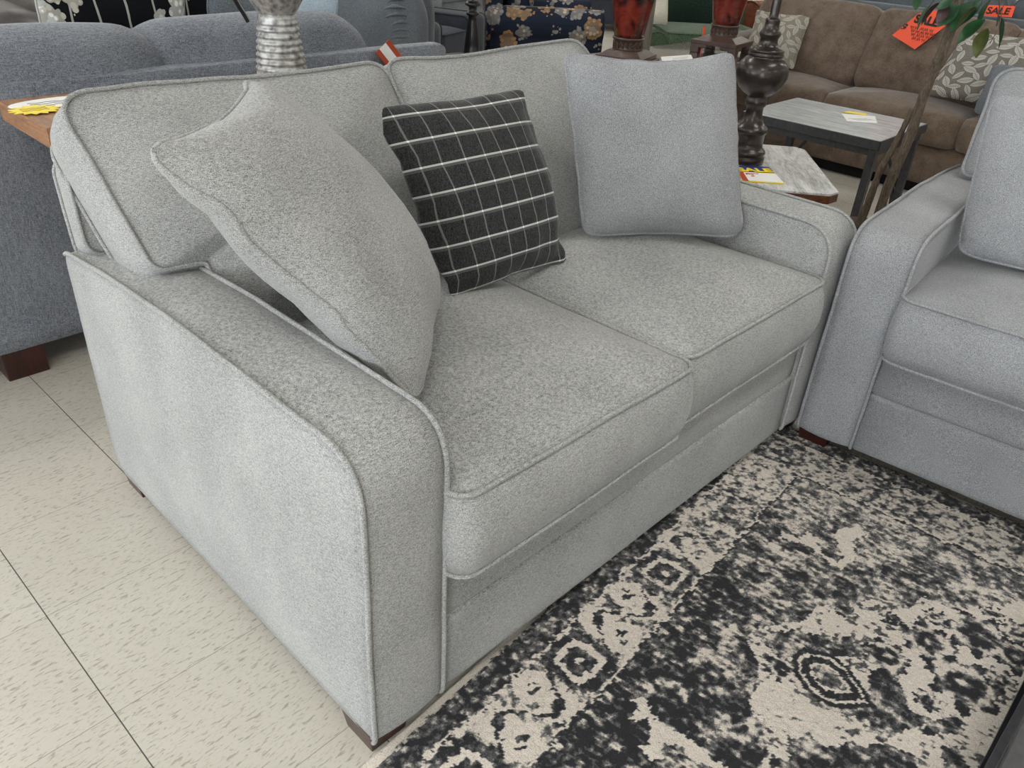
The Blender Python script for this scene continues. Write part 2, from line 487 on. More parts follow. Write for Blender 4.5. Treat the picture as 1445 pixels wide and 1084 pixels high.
def make_sofa(root, W, ns, mat):
    AW = .15
    arm = round_poly([(0.0, .048), (1.0, .05), (1.012, .594), (.80, .613), (.5, .628), (0.0, .626)], [.02, .05, .045, .3, .3, .085], 8, .035)
    for side in (0, 1):
        if side == 0: fn = lambda a, b, c: Vector((AW / 2 + .001 - c + .006 * (b - .3), a, b))
        else: fn = lambda a, b, c: Vector((W - AW / 2 - .001 + c - .006 * (b - .3), a, b))
        slab('arm', arm, AW - .006, mat, root, fn, (.014, .004), .006, 12, 2.4, .0045, psel=lambda a, b: (a < .03 or b > .585) and b > .052, noise_amp=.0016, nseed=side * 3.1)
    L, Rr = AW + .001, W - AW - .001
    soft_box('seat_deck', L, Rr, .06, .93, .07, .325, .01, M['black'], root, 0, 0)
    soft_box('front_rail', L, Rr, .012, .058, .222, .338, .012, mat, root, .010, 0, .001, powr=2)
    soft_box('front_panel', L, Rr, .006, .056, .05, .220, .010, mat, root, .006, 0, .0015, powr=3)
    w = (Rr - L) / ns
    for k in range(ns):
        x0, x1 = L + w * k + .001, L + w * (k + 1) - .001
        d0, d1 = (-.034, .63) if k == 0 else (-.012, .63)
        ol = rrect(x1 - x0, d1 - d0, .035, 7, 14); cx, cy = (x0 + x1) / 2, (d0 + d1) / 2
        def fn(a, b, c, cx=cx, cy=cy, hw=(x1 - x0) / 2, k=k):
            fr = max(0, -b / .32)
            s = max(0, 1 - abs(a) / hw)
            z = .4215 + c + (.004 * fr if c > 0 else 0)
            y = cy + b - (.012 * fr * (1 - (c / .085) ** 2) if abs(c) < .085 else 0)
            return Vector((cx + a, y, z))
        slab('seat_cushion', ol, .155, mat, root, fn, (.042, .004), .008, 14, 2.6, .0042, noise_amp=.0025, nseed=k * 7.7)
    # back cushions: lean, with a notch that lets them sit over the arms
    th = .150
    s = Vector((0, .645, .764)); nrm = Vector((0, -.764, .645)); P0 = Vector((0, .575, .49))
    H = .545
    for k in range(ns):
        x0, x1 = L + w * k + .002, L + w * (k + 1) - .002
        pts = []
        a0 = x0; a1 = x1
        if k == 0:
            bot = [(a0 + .005, .0)]; left = [(a0 + .005, .185), (.062, .195), (.03, H)]
        else: bot = [(a0, 0)]; left = [(a0, H)]
        if k == ns - 1:
            right = [(W - .03, H), (W - .062, .195), (a1 - .005, .185), (a1 - .005, 0)]
        else: right = [(a1, H), (a1, 0)]
        poly = bot + left + right
        rad = [.02] + ([.012, .03, .06] if k == 0 else [.05]) + ([.06, .03, .012, .02] if k == ns - 1 else [.05, .02])
        ol = round_poly(poly, rad, 6, .03)
        ctr = (sum(p[0] for p in poly) / len(poly) * .3 + (x0 + x1) / 2 * .7, H * .5)
        def fn(a, b, c, k=k, ctr=ctr):
            wob = .006 * math.sin(a * 9 + k * 2) * max(0, b / H)
            edge = max(0, min(1, (b / H)))
            return P0 + Vector((a, 0, 0)) + s * (b + wob) + nrm * (c - th / 2)
        slab('back_cushion', ol, th, mat, root, fn, (.065, .02), .014, 16, 2.2, .0048, noise_amp=.004, nseed=k * 5.3 + 1, centre=ctr)
    # leaning back frame and back panel
    fp = round_poly([(L, .0), (L, .165), (.024, .172), (.042, .37), (W - .042, .37), (W - .024, .172), (Rr, .165), (Rr, 0)], [.01, .01, .03, .035, .035, .03, .01, .01], 5, .05)
    s2 = Vector((0, .42, .907)); n2 = Vector((0, -.907, .42)); P2 = Vector((0, .875, .438))
    slab('back_frame', fp, .075, mat, root, lambda a, b, c: P2 + Vector((a, 0, 0)) + s2 * b + n2 * c, (.004, .006), .004, 8, 3, .004, noise_amp=.001)
    soft_box('back_panel', L, Rr, .93, 1.0, .06, .60, .012, mat, root, .004)
    for (x, y) in ((.045, .055), (W - .045, .055), (.05, .95), (W - .05, .95)):
        b = MB(); h = .056; r1, r2 = .043, .036
        v = [(x + i * r2, y + j * r2, 0.0) for j in (-1, 1) for i in (-1, 1)] + [(x + i * r1, y + j * r1, h) for j in (-1, 1) for i in (-1, 1)]
        b.add(v, [(0, 2, 3, 1), (4, 5, 7, 6), (0, 1, 5, 4), (2, 6, 7, 3), (0, 4, 6, 2), (1, 3, 7, 5)])
        b.build('leg', M['legwood'], root, False, .002)

loveseat = thing('loveseat', 'light grey tweed two-seat loveseat in the foreground, three throw pillows on it', 'loveseat')
make_sofa(loveseat, 1.53, 2, M['grey'])

gsofa = thing('sofa', 'matching light grey sofa cut off by the right edge, at right angles to the loveseat', 'sofa', (1.432, -.022, 0), R(-85.5))
make_sofa(gsofa, 2.15, 3, M['grey_plain'])

# ------------------------------------------------------------------ throw pillows
def pillow(name, TL, TR, BR, BL, T, mat, label, pipe=.0042, conc=(.06, .06, .06, .06), bend=0.0, sag=0.0, group=None, cat='pillow', N=26, wr=.004, seed=0.0, pipemat=None, ear=1.0):
    TL, TR, BR, BL = map(Vector, (TL, TR, BR, BL))
    if not hasattr(conc, '__len__'): conc = (conc,) * 4
    C = (TL + TR + BR + BL) / 4
    nrm = (TR - TL).cross(BL - TL).normalized() * -1   # front face normal (u right, v up)
    nrm = ((TR - TL).normalized()).cross((TL - BL).normalized()).normalized()
    def pos(u, v, h):
        cu = conc[1] if u > 0 else conc[3]; cv = conc[0] if v > 0 else conc[2]
        uu = u * (1 - cu * (1 - v * v) ** .8 * abs(u) ** 3); vv = v * (1 - cv * (1 - u * u) ** .8 * abs(v) ** 3)
        k_ = 1 - .055 * (abs(u) * abs(v)) ** 9
        uu *= k_; vv *= k_
        a, b = (uu + 1) / 2, (vv + 1) / 2
        p = (BL * (1 - a) + BR * a) * (1 - b) + (TL * (1 - a) + TR * a) * b
        p = p + nrm * (h + bend * (1 - u * u) * (1 - v * v) - sag * (1 - v) * .5)
        q = Vector((u * 1.7 + seed, v * 1.7, seed)); 
        e = max(abs(u), abs(v)) ** 3
        return p + nrm * (noise.noise(q * 1.6) * wr * 2.0 * (.4 + e) + noise.noise(q * 4) * wr * (.3 + e))
    def th(u, v): return T / 2 * (max(0, 1 - abs(u) ** 2.6) ** .62) * (max(0, 1 - abs(v) ** 2.6) ** .62)
    V = []; F = []; UV = []
    for side in (1, -1):
        n0 = len(V)
        for j in range(N + 1):
            for i in range(N + 1):
                u = math.sin((-1 + 2 * i / N) * math.pi / 2 * .98) / math.sin(math.pi / 2 * .98); v = math.sin((-1 + 2 * j / N) * math.pi / 2 * .98) / math.sin(math.pi / 2 * .98)
                V.append(pos(u, v, side * th(u, v)) - C); UV.append(((u + 1) / 2, (v + 1) / 2))
        for j in range(N):
            for i in range(N):
                a = n0 + j * (N + 1) + i; f = (a, a + 1, a + N + 2, a + N + 1)
                F.append(f if side == 1 else f[::-1])
    me = mesh(V, F)
    uv = me.uv_layers.new(name='UVMap')
    for l in me.loops: uv.data[l.index].uv = UV[l.vertex_index]
    o = link(name, me, mat); o.location = C
    tag(o, label, cat, group)
    if pipe:
        pts = []; K = 36
        for (u0, v0, u1, v1) in ((-1, -1, 1, -1), (1, -1, 1, 1), (1, 1, -1, 1), (-1, 1, -1, -1)):
            for k in range(K):
                t = k / K; t = (1 - math.cos(t * math.pi)) / 2
                u, v = u0 + (u1 - u0) * t, v0 + (v1 - v0) * t
                m = .965 + .035 * (1 - (min(abs(u), abs(v))) ** 14)
                pts.append(pos(u * m, v * m, 0) - C)
        MB().tube(pts, pipe, True, 7).build('piping', pipemat or mat, o, True)
    return o

pillow('throw_pillow', (-.052, .362, .966), (.288, .700, .968), (.535, .455, .556), (.222, .140, .556), .19, M['grey'],
       'grey piped throw pillow leaning diagonally against the loveseat arm nearest the camera', .0046, (.15, .0, .04, .03), .015, seed=1.3, wr=.007)
pillow('throw_pillow', (.482, .590, .905), (.915, .605, .895), (.912, .430, .522), (.552, .442, .524), .145, M['plaid'],
       'charcoal and white windowpane plaid pillow in the middle of the loveseat', 0, (.055, .03, .06, .06), .0, seed=4.1, wr=.007)
pillow('throw_pillow', (1.075, .64, .962), (1.412, .372, .972), (1.352, .215, .545), (1.040, .492, .538), .16, M['grey_plain'],
       'grey piped throw pillow against the far arm of the loveseat, beside the dark lamp', .0044, (.15, .04, .06, .04), .0, seed=8.6, wr=.007)

pillow('throw_pillow', (1.875, -.10, .905), (1.915, -.55, .905), (1.755, -.63, .545), (1.715, -.185, .545), .16, M['grey_plain'],
       'grey piped throw pillow on the right-hand sofa, standing in front of its back cushion', .0044, (.04, .03, .03, .02), .0, seed=11.6, wr=.006)
# ------------------------------------------------------------------ room: floor, ceiling, walls, lights
def to_world(x, y):
    th = R(47.4); ox, oy = -.19, .795
    a, b = x - ox, y - oy
    return (a * math.cos(th) + b * math.sin(th), -a * math.sin(th) + b * math.cos(th))
TA = .8469; TOX, TOY = .2071, 1.0602
tx = math.cos(TA) * TOX - math.sin(TA) * TOY; ty = math.sin(TA) * TOX + math.cos(TA) * TOY
TX, TY = to_world(tx, ty); TROT = TA - R(47.4)
X0, X1, Y0, Y1, ZC = -7.5, 15.0, -8.0, 14.0, 3.3

def floor_mat():
    n = NT('vinyl_composition_tile')
    v = n.coord(); sx = n.node('ShaderNodeSeparateXYZ'); n.ln(v, sx.inputs[0])
    T = .3048
    def seam(c, w):
        f = n.math('FRACT', n.math('DIVIDE', c, T)); d = n.math('MINIMUM', f, n.math('SUBTRACT', 1, f))
        return n.math('LESS_THAN', d, w / T)
    sL = seam(sx.outputs[0], .0011); sC = seam(sx.outputs[1], .0008)
    # tile to tile tint
    fl = n.node('ShaderNodeCombineXYZ')
    n.ln(n.math('FLOOR', n.math('DIVIDE', sx.outputs[0], T)), fl.inputs[0]); n.ln(n.math('FLOOR', n.math('DIVIDE', sx.outputs[1], T)), fl.inputs[1])
    wn = n.node('ShaderNodeTexWhiteNoise'); n.ln(fl.outputs[0], wn.inputs[0])
    off = n.node('ShaderNodeVectorMath', operation='MULTIPLY_ADD'); n.ln(fl.outputs[0], off.inputs[0]); off.inputs[1].default_value = (3.7, 5.3, 0); n.ln(v, off.inputs[2])
    m1 = n.node('ShaderNodeMapping'); m1.inputs['Scale'].default_value = (1, 4.0, 1); m1.inputs['Rotation'].default_value = (0, 0, R(14)); n.ln(off.outputs[0], m1.inputs[0])
    f1 = n.noise(m1.outputs[0], 46, 2, .6, .5)
    f2 = n.noise(m1.outputs[0], 90, 1, .5, .5)
    big = n.noise(v, 5, 3, .5)
    base = n.ramp(n.math('ADD', n.math('MULTIPLY', big, .7), n.math('MULTIPLY', wn.outputs[0], .3)), [(.1, lin((200, 194, 182))), (.9, lin((216, 211, 200)))])
    c = n.mix(n.math('MULTIPLY', n.ramp(f1, [(.57, (0, 0, 0)), (.66, (1, 1, 1))]), .52), base, lin((122, 113, 100)))
    c = n.mix(n.math('MULTIPLY', n.ramp(f2, [(.60, (0, 0, 0)), (.70, (1, 1, 1))]), .35), c, lin((150, 143, 130)))
    c = n.mix(n.math('MULTIPLY', sC, .55), c, lin((86, 80, 72)))
    c = n.mix(n.math('MULTIPLY', sL, .9), c, lin((40, 37, 34)))
    n.base(c); n.set(.22, 0, 0, .5)
    rr = n.noise(v, 3, 3, .6); n.ln(n.ramp(rr, [(.2, (.27, .27, .27)), (.8, (.36, .36, .36))]), n.b.inputs['Roughness'])
    return n.m
fl = MB().add([(X0 - TX, Y0 - TY, 0), (X1 - TX, Y0 - TY, 0), (X1 - TX, Y1 - TY, 0), (X0 - TX, Y1 - TY, 0)], [(0, 1, 2, 3)])
Mr = Matrix.Rotation(-TROT, 3, 'Z')
fl.v = [tuple(Mr @ Vector(p)) for p in fl.v]
fl.v += [(p[0], p[1], -.1) for p in fl.v]; fl.f += [(7, 6, 5, 4), (0, 4, 5, 1), (1, 5, 6, 2), (2, 6, 7, 3), (3, 7, 4, 0)]
o = fl.build('floor', floor_mat()); o.location = (TX, TY, 0); o.rotation_euler = (0, 0, TROT); struct(o)

def ceil_mat():
    n = NT('white_ceiling_tile'); v = n.coord(); sx = n.node('ShaderNodeSeparateXYZ'); n.ln(v, sx.inputs[0])
    def seam(c):
        f = n.math('FRACT', n.math('DIVIDE', c, .61)); return n.math('LESS_THAN', n.math('MINIMUM', f, n.math('SUBTRACT', 1, f)), .02)
    s = n.math('MAXIMUM', seam(sx.outputs[0]), seam(sx.outputs[1]))
    f = n.noise(v, 90, 3, .7)
    n.base(n.mix(s, n.ramp(f, [(.3, lin((206, 206, 202))), (.6, lin((228, 228, 224)))]), lin((240, 240, 238)))); n.set(.9); return n.m
wallm = plain('off_white_wall_paint', (214, 210, 200), .8, 0, 0, .3, .03, 8)
o = MB().box(((X0 + X1) / 2, (Y0 + Y1) / 2, ZC + .05), (X1 - X0, Y1 - Y0, .1)).build('ceiling', ceil_mat()); struct(o)
o = MB().box(((X0 + X1) / 2, Y1 + .1, ZC / 2), (X1 - X0, .2, ZC)).build('wall_back', wallm); struct(o)
o = MB().box(((X0 + X1) / 2, Y0 - .1, ZC / 2), (X1 - X0, .2, ZC)).build('wall_front', wallm); struct(o)
o = MB().box((X1 + .1, (Y0 + Y1) / 2, ZC / 2), (.2, Y1 - Y0, ZC)).build('wall_right', wallm); struct(o)
# left wall: shop front with large windows
w = MB(); zs, zt = .5, 2.9
wins = [(-6.5, -3.5), (-2.5, .5), (1.5, 4.5), (5.5, 8.5)]
w.box((X0 - .1, (Y0 + Y1) / 2, zs / 2), (.2, Y1 - Y0, zs)); w.box((X0 - .1, (Y0 + Y1) / 2, (zt + ZC) / 2), (.2, Y1 - Y0, ZC - zt))
ys = [Y0] + [q for a in wins for q in a] + [Y1]
for a, b in zip(ys[::2], ys[1::2]): w.box((X0 - .1, (a + b) / 2, (zs + zt) / 2), (.2, b - a, zt - zs))
struct(w.build('wall_left', wallm))
frm = plain('aluminium_window_frame', (170, 172, 174), .4, .6)
for i, (a, b) in enumerate(wins):
    f = MB(); cy = (a + b) / 2
    for yy in (a + .03, cy, b - .03): f.box((X0 - .1, yy, (zs + zt) / 2), (.08, .06, zt - zs))
    for zz in (zs + .03, zt - .03): f.box((X0 - .1, cy, zz), (.08, b - a, .06))
    struct(f.build('window_%d' % (i + 1), frm))
    L = bpy.data.lights.new('daylight_window', 'AREA'); L.shape = 'RECTANGLE'; L.size = b - a; L.size_y = zt - zs
    L.energy = WIN_E; L.color = (.90, .95, 1.0)
    lo = bpy.data.objects.new('daylight_window', L); COL.objects.link(lo); lo.location = (X0 - .25, cy, (zs + zt) / 2)
    lo.rotation_euler = (0, R(-90), 0)

# fluorescent troffers
lm = NT('fluorescent_diffuser'); lm.b.inputs['Emission Color'].default_value = (1, .985, .95, 1); lm.b.inputs['Emission Strength'].default_value = LAMP_E; lm.base((.8, .8, .8, 1))
fm = plain('white_lamp_housing', (235, 235, 235), .5)
first = None
for ix in range(6):
    for iy in range(5):
        x, y = -4.6 + ix * 3.4, -5.0 + iy * 4.0
        lab = 'recessed white fluorescent ceiling panel above the showroom floor'
        if first is None:
            first = thing('ceiling_light', lab, 'ceiling light', (x, y, ZC), 0, 'fluorescent ceiling panels')
            f = MB()
            for sx_ in (-1, 1): f.box((sx_ * .64, 0, -.012), (.04, .66, .024)); f.box((0, sx_ * .315, -.012), (1.24, .04, .024))
            f.build('frame', fm, first)
            MB().box((0, 0, -.008), (1.24, .6, .012)).build('diffuser', lm.m, first)
        else:
            c = copy_tree(first); c.location = (x, y, ZC)
w_ = bpy.data.worlds.new('world'); scene.world = w_; w_.use_nodes = True
w_.node_tree.nodes['Background'].inputs[0].default_value = (.8, .9, 1, 1); w_.node_tree.nodes['Background'].inputs[1].default_value = 2.0
# ------------------------------------------------------------------ rug
RS = {}
RS["medal"] = [(0.722, 0.334), (0.777, 0.369), (0.839, 0.411), (0.896, 0.412), (0.909, 0.435), (0.901, 0.472), (0.959, 0.473), (1.003, 0.504), (1.018, 0.567), (1.076, 0.571), (1.083, 0.6), (1.083, 0.636), (1.145, 0.682), (1.221, 0.745), (1.244, 0.833), (1.075, 0.943), (0.749, 0.944), (0.508, 0.735), (0.355, 0.507), (0.463, 0.487), (0.54, 0.471), (0.555, 0.45), (0.562, 0.411), (0.591, 0.41), (0.625, 0.41), (0.675, 0.374)]
RS["dark"] = [[(0.728, 0.358), (0.789, 0.396), (0.821, 0.457), (0.856, 0.496), (0.842, 0.537), (0.813, 0.532), (0.798, 0.507), (0.736, 0.44), (0.701, 0.402)], [(0.648, 0.497), (0.665, 0.519), (0.708, 0.573), (0.796, 0.558), (0.855, 0.586), (0.801, 0.613), (0.762, 0.644), (0.766, 0.687), (0.718, 0.657), (0.683, 0.642), (0.649, 0.634), (0.667, 0.601), (0.679, 0.57), (0.658, 0.531)], [(0.549, 0.496), (0.58, 0.543), (0.619, 0.601), (0.661, 0.639), (0.672, 0.688), (0.639, 0.693), (0.488, 0.526)], [(0.718, 0.708), (0.734, 0.734), (0.71, 0.76), (0.672, 0.729)], [(0.727, 0.667), (0.781, 0.696), (0.809, 0.711), (0.805, 0.729), (0.763, 0.723), (0.729, 0.692)], [(0.491, 0.488), (0.507, 0.499), (0.492, 0.52), (0.465, 0.5)]]
RS["ell"] = [((0.959, 0.549), 0.022), ((0.955, 0.621), 0.048), ((1.042, 0.695), 0.06), ((1.113, 0.752), 0.03), ((1.038, 0.613), 0.022), ((1.133, 0.699), 0.022), ((0.892, 0.703), 0.062), ((1.041, 0.768), 0.045), ((0.805, 0.659), 0.022), ((0.956, 0.756), 0.03), ((0.683, 0.426), 0.03), ((0.855, 0.567), 0.04), ((0.732, 0.522), 0.0)]
RS["pais"] = [(0.73, 0.443), (0.753, 0.453), (0.771, 0.487), (0.762, 0.52), (0.741, 0.548), (0.721, 0.571), (0.69, 0.542), (0.676, 0.515), (0.68, 0.483), (0.702, 0.457)]
RS["wedge"] = [(1.026, 0.258), (1.054, 0.287), (1.063, 0.324), (1.05, 0.355), (1.033, 0.413), (1.107, 0.416), (1.143, 0.401), (1.191, 0.41), (1.204, 0.382), (1.171, 0.361), (1.137, 0.354), (1.113, 0.376), (1.09, 0.359), (1.095, 0.337), (1.105, 0.3), (1.07, 0.297), (1.065, 0.265)]
RS["wdark"] = [(1.085, 0.334), (1.108, 0.351), (1.099, 0.382), (1.083, 0.403), (1.05, 0.4), (1.056, 0.375), (1.061, 0.354)]
RS["band"] = [(0.42, 0.247), (0.446, 0.258), (0.444, 0.273), (0.429, 0.28), (0.419, 0.307), (0.424, 0.352), (0.422, 0.378), (0.423, 0.415), (0.426, 0.449), (0.405, 0.425), (0.403, 0.379), (0.399, 0.353), (0.382, 0.331), (0.366, 0.345), (0.347, 0.341), (0.349, 0.319), (0.351, 0.304), (0.366, 0.317), (0.381, 0.315), (0.413, 0.293), (0.394, 0.281), (0.386, 0.264), (0.421, 0.269)]
def fbm(X, Y, sc, oct=3, seed=0, gain=.55):
    out = np.zeros_like(X); amp = 1; tot = 0
    for o in range(oct):
        f = sc * 2 ** o; rs = np.random.RandomState(seed + o * 13); T = rs.rand(257, 257)
        x = X * f; y = Y * f; xi = np.floor(x).astype(int); yi = np.floor(y).astype(int); fx = x - xi; fy = y - yi
        fx = fx * fx * (3 - 2 * fx); fy = fy * fy * (3 - 2 * fy); xi %= 256; yi %= 256
        v = (T[yi, xi] * (1 - fx) + T[yi, xi + 1] * fx) * (1 - fy) + (T[yi + 1, xi] * (1 - fx) + T[yi + 1, xi + 1] * fx) * fy
        out += v * amp; tot += amp; amp *= gain
    return (out / tot - .5) * 2
def inpoly(X, Y, P):
    r = np.zeros(X.shape, bool); n = len(P)
    for i in range(n):
        x1, y1 = P[i]; x2, y2 = P[(i + 1) % n]
        if y1 == y2: continue
        c = ((y1 > Y) != (y2 > Y)) & (X < (x2 - x1) * (Y - y1) / (y2 - y1) + x1)
        r ^= c
    return r
RW, RL = 1.50, 2.10
def rug():
    st = .0038
    nu, nv = int((RW + .04) / st), int((RL + .04) / st)
    u = np.linspace(-.02, RW + .02, nu); v = np.linspace(-.02, RL + .02, nv)
    U, V = np.meshgrid(u, v)
    # woven wobble of every outline
    Uw_ = U + fbm(U, V, 110, 2, 1) * .0075 + fbm(U, V, 20, 2, 5) * .005
    Vw = V + fbm(U, V, 110, 2, 9) * .0075 + fbm(U, V, 20, 2, 3) * .005
    E = lambda s, o=3, q=0, g=.6: fbm(U, V, s, o, q, g)
    streak = fbm(U, V * .3, 130, 2, 21, .8)          # threads run along the weft
    med = E(88, 2, 31, .85); fine = E(140, 1, 41); big = E(5, 3, 51)
    fade = np.clip((Uw_ - .55) / .75 + big * .35, 0, 1)            # the worn, paler corner of the rug
    val = .30 + .24 * fade + (med * .62 + streak * .50 + E(20, 3, 61) * .50) * (1 - .40 * fade)
    # small cream sprigs strewn on the field
    # border
    du = np.minimum(Uw_, RW - Uw_); d = np.minimum(np.minimum(Vw, RL - Vw), du)
    t = np.where(np.minimum(Vw, RL - Vw) < du, Uw_, Vw)
    outer = d < .056
    val = np.where(outer, .27 + med * .42 + E(80, 2, 71, .8) * .50 + .3 * np.clip(big, 0, 1), val)
    mb = (d >= .056) & (d < .190)
    P = .316; ph = (t - .43) / P; k = np.floor(ph + .5); x = (ph - k) * P; y = d - .124
    ax, ay = np.abs(x), np.abs(y)
    bv = .56 + med * .75 + E(38, 2, 81) * .40
    rr_ = np.maximum(ax, ay) * .65 + np.hypot(x, y) * .35
    bv = np.where(rr_ < .062, .16 + med * .34, bv)
    bv = np.where((rr_ < .043) & (rr_ > .030), .95, bv)
    bv = np.where(np.hypot(x, y) < .009, .95, bv)
    for sx_ in (-1, 1):                                            # blossoms between the rosettes
        for sy_ in (-1, 1):
            cx, cy = sx_ * .108, sy_ * .030
            q = np.hypot((x - cx) * .85, y - cy)
            bv = np.where(q < .033, .88 + med * .15, bv); bv = np.where(q < .013, .15 + med * .4, bv)
    vine = np.abs(y - .040 * np.sin(ph * 2 * np.pi * 2)); bv = np.where((vine < .0055) & (rr_ > .05), .12, bv)
    lf = np.abs(y + .040 * np.sin(ph * 2 * np.pi * 2)); bv = np.where((lf < .006) & (rr_ > .07), .85, bv)
    wearb = np.clip((U - .55) * 1.6 + big * .9, .05, .66)
    bv = bv * (1 - wearb) + (.55 + med * .7 + streak * .3) * wearb
    val = np.where(mb, bv, val)
    for dd, w in ((.057, .0028), (.191, .0028)):
        ln_ = np.abs(d - dd + (Vw - V) * .5) < w; val = np.where(ln_, .86 + med * .2, val)
        ln_ = (d - dd + (Vw - V) * .5 > w) & (d - dd < w + .006) & (dd > .1); val = np.where(ln_, .14 + streak * .3, val)
    field = d > .2
    # medallion ground and its motifs (mirrored about the long axis)
    def both(fn):
        a = fn(Uw_, Vw); b = fn(RW - Uw_, 2.1 - Vw); return a | b
    m = both(lambda X, Y: inpoly(X, Y, RS['medal'])) & field
    rim = np.zeros_like(m)
    flow = med * .5 + E(48, 2, 91) * .40 + streak * .35
    val = np.where(m, .92 - .62 * np.clip((flow - .10) * 5, 0, 1) * np.clip((E(8, 2, 95) + .10) * 6, 0, 1), val)
    for p in RS['dark']:
        q = both(lambda X, Y: inpoly(X, Y, p)) & m
        val = np.where(q, .30 + flow * .95, val)
    for (c, r) in RS['ell']:
        if r <= 0: continue
        q = both(lambda X, Y: np.hypot(X - c[0], Y - c[1]) < r * (1 + .18 * np.sin(7 * np.arctan2(Y - c[1], X - c[0])))) & m
        rad = np.hypot(Uw_ - c[0], Vw - c[1]) / r
        val = np.where(q, .33 + flow * .9 + .35 * np.cos(rad * 9) , val)
    P_ = np.array(RS['pais']); cc = P_.mean(0)
    def sc_(k): return [tuple(cc + (p - cc) * k) for p in P_]
    for kk, vv in ((1.30, .12), (1.10, .92), (.98, .10), (.66, .92), (.54, .42)):
        pp = sc_(kk); q = inpoly(U + (Uw_ - U) * .5, V + (Vw - V) * .5, pp)
        val = np.where(q, vv + med * (.5 if vv == .42 else .14), val)
    for nm, vv, am in (('band', .95, .08), ('wedge', .95, .12), ('wdark', .38, .9)):
        q = both(lambda X, Y: inpoly(X, Y, RS[nm])) & field
        val = np.where(q, vv + flow * am, val)
    # a dark outline round the pale medallion ground
    val = val + fine * .16
    # shrink contrast in the worn area
    sel = d < -.001
    val = np.clip(val, 0, 1); val = np.where(sel, .93, val)
    pile = np.random.RandomState(3).rand(*U.shape) * .0030 * np.where(sel, .2, 1)
    Z = np.where(sel, .004, .0105) + pile
    verts = np.stack([U, -V, Z], -1).reshape(-1, 3)
    # skirt so that the rug has thickness
    me = bpy.data.meshes.new('rug')
    idx = np.arange(nu * nv).reshape(nv, nu)
    f = np.stack([idx[:-1, :-1], idx[1:, :-1], idx[1:, 1:], idx[:-1, 1:]], -1).reshape(-1, 4)
    rim_ = np.concatenate([idx[0, :], idx[1:, -1], idx[-1, -2::-1], idx[-2:0:-1, 0]])
    lo = verts[rim_].copy(); lo[:, 2] = .0005; base = len(verts)
    allv = np.concatenate([verts, lo]); n = len(rim_)
    sk = np.stack([rim_, np.roll(rim_, -1), base + np.roll(np.arange(n), -1), base + np.arange(n)], -1)
    F = np.concatenate([f, sk])
    me.vertices.add(len(allv)); me.vertices.foreach_set('co', allv.astype(np.float32).ravel())
    me.loops.add(F.size); me.loops.foreach_set('vertex_index', F.astype(np.int32).ravel())
    me.polygons.add(len(F)); me.polygons.foreach_set('loop_start', np.arange(0, F.size, 4, dtype=np.int32))
    try: me.polygons.foreach_set('loop_total', np.full(len(F), 4, dtype=np.int32))
    except Exception: pass
    me.update(calc_edges=True); me.validate()
    at_ = me.attributes.new('weave', 'FLOAT', 'POINT')
    a_ = np.full(len(allv), .9, np.float32); a_[:nu * nv] = val.ravel(); at_.data.foreach_set('value', a_)
    n_ = NT('distressed_rug_pile')
    at2 = n_.node('ShaderNodeAttribute', attribute_name='weave')
    v3 = n_.coord()
    f1 = n_.noise(v3, 380, 2, .7); f2 = n_.noise(v3, 190, 2, .75)
    s = n_.math('ADD', at2.outputs['Fac'], n_.math('MULTIPLY', n_.math('SUBTRACT', f2, .5), .62))
    c = n_.ramp(s, [(.14, lin((56, 56, 59))), (.42, lin((116, 115, 115))), (.74, lin((238, 228, 216)))])
    c = n_.mix(n_.math('MULTIPLY', n_.math('SUBTRACT', .60, f1), 1.0, None, True), c, lin((40, 38, 36)), 'MULTIPLY')
    n_.base(c); n_.set(.95, 0, 0, .1, .15); n_.bump(f1, .8, .003)
    o = link('rug', me, n_.m, None, False)
    o.location = (-.03, -.013, 0); o.rotation_euler = (0, 0, R(4.2))
    tag(o, 'black, grey and cream distressed medallion rug in front of the loveseat', 'rug')
rug()
# ------------------------------------------------------------------ console table behind the loveseat
def table_top(name, cx, cy, z, w, d, t, mat, parent, bev=.003):
    return MB().box((cx, cy, z - t / 2), (w, d, t)).build(name, mat, parent, False, bev)
t = thing('console_table', 'warm brown wooden console table behind the loveseat, price papers on it', 'table', (.094, 1.232, 0))
table_top('tabletop', .41, .155, .78, .82, .31, .045, M['oak'], t)
MB().box((.41, .165, .70), (.62, .24, .07)).build('apron', M['oak'], t, False, .002)
for x in (.14, .70):
    for y in (.05, .26): MB().box((x, y, .3675), (.05, .04, .735)).build('leg', M['oak'], t, False, .003)
def flat(name, pts, z, mat, label, cat, th=.0012, parent=None, loc=None):
    """thin card lying flat: polygon in world x,y"""
    cx = sum(p[0] for p in pts) / len(pts); cy = sum(p[1] for p in pts) / len(pts); n = len(pts)
    v = [(p[0] - cx, p[1] - cy, 0) for p in pts] + [(p[0] - cx, p[1] - cy, th) for p in pts]
    f = [tuple(range(n))[::-1], tuple(range(n, 2 * n))] + [(i, (i + 1) % n, n + (i + 1) % n, n + i) for i in range(n)]
    o = MB().add(v, f).build(name, mat, parent)
    o.location = (cx, cy, z)
    if label: tag(o, label, cat)
    return o
def strokes(name, lines, z, mat, parent, r=.0009):
    b = MB()
    for ln_ in lines: b.tube([(p[0], p[1], z) for p in ln_], r, False, 5)
    return b.build(name, mat, parent)
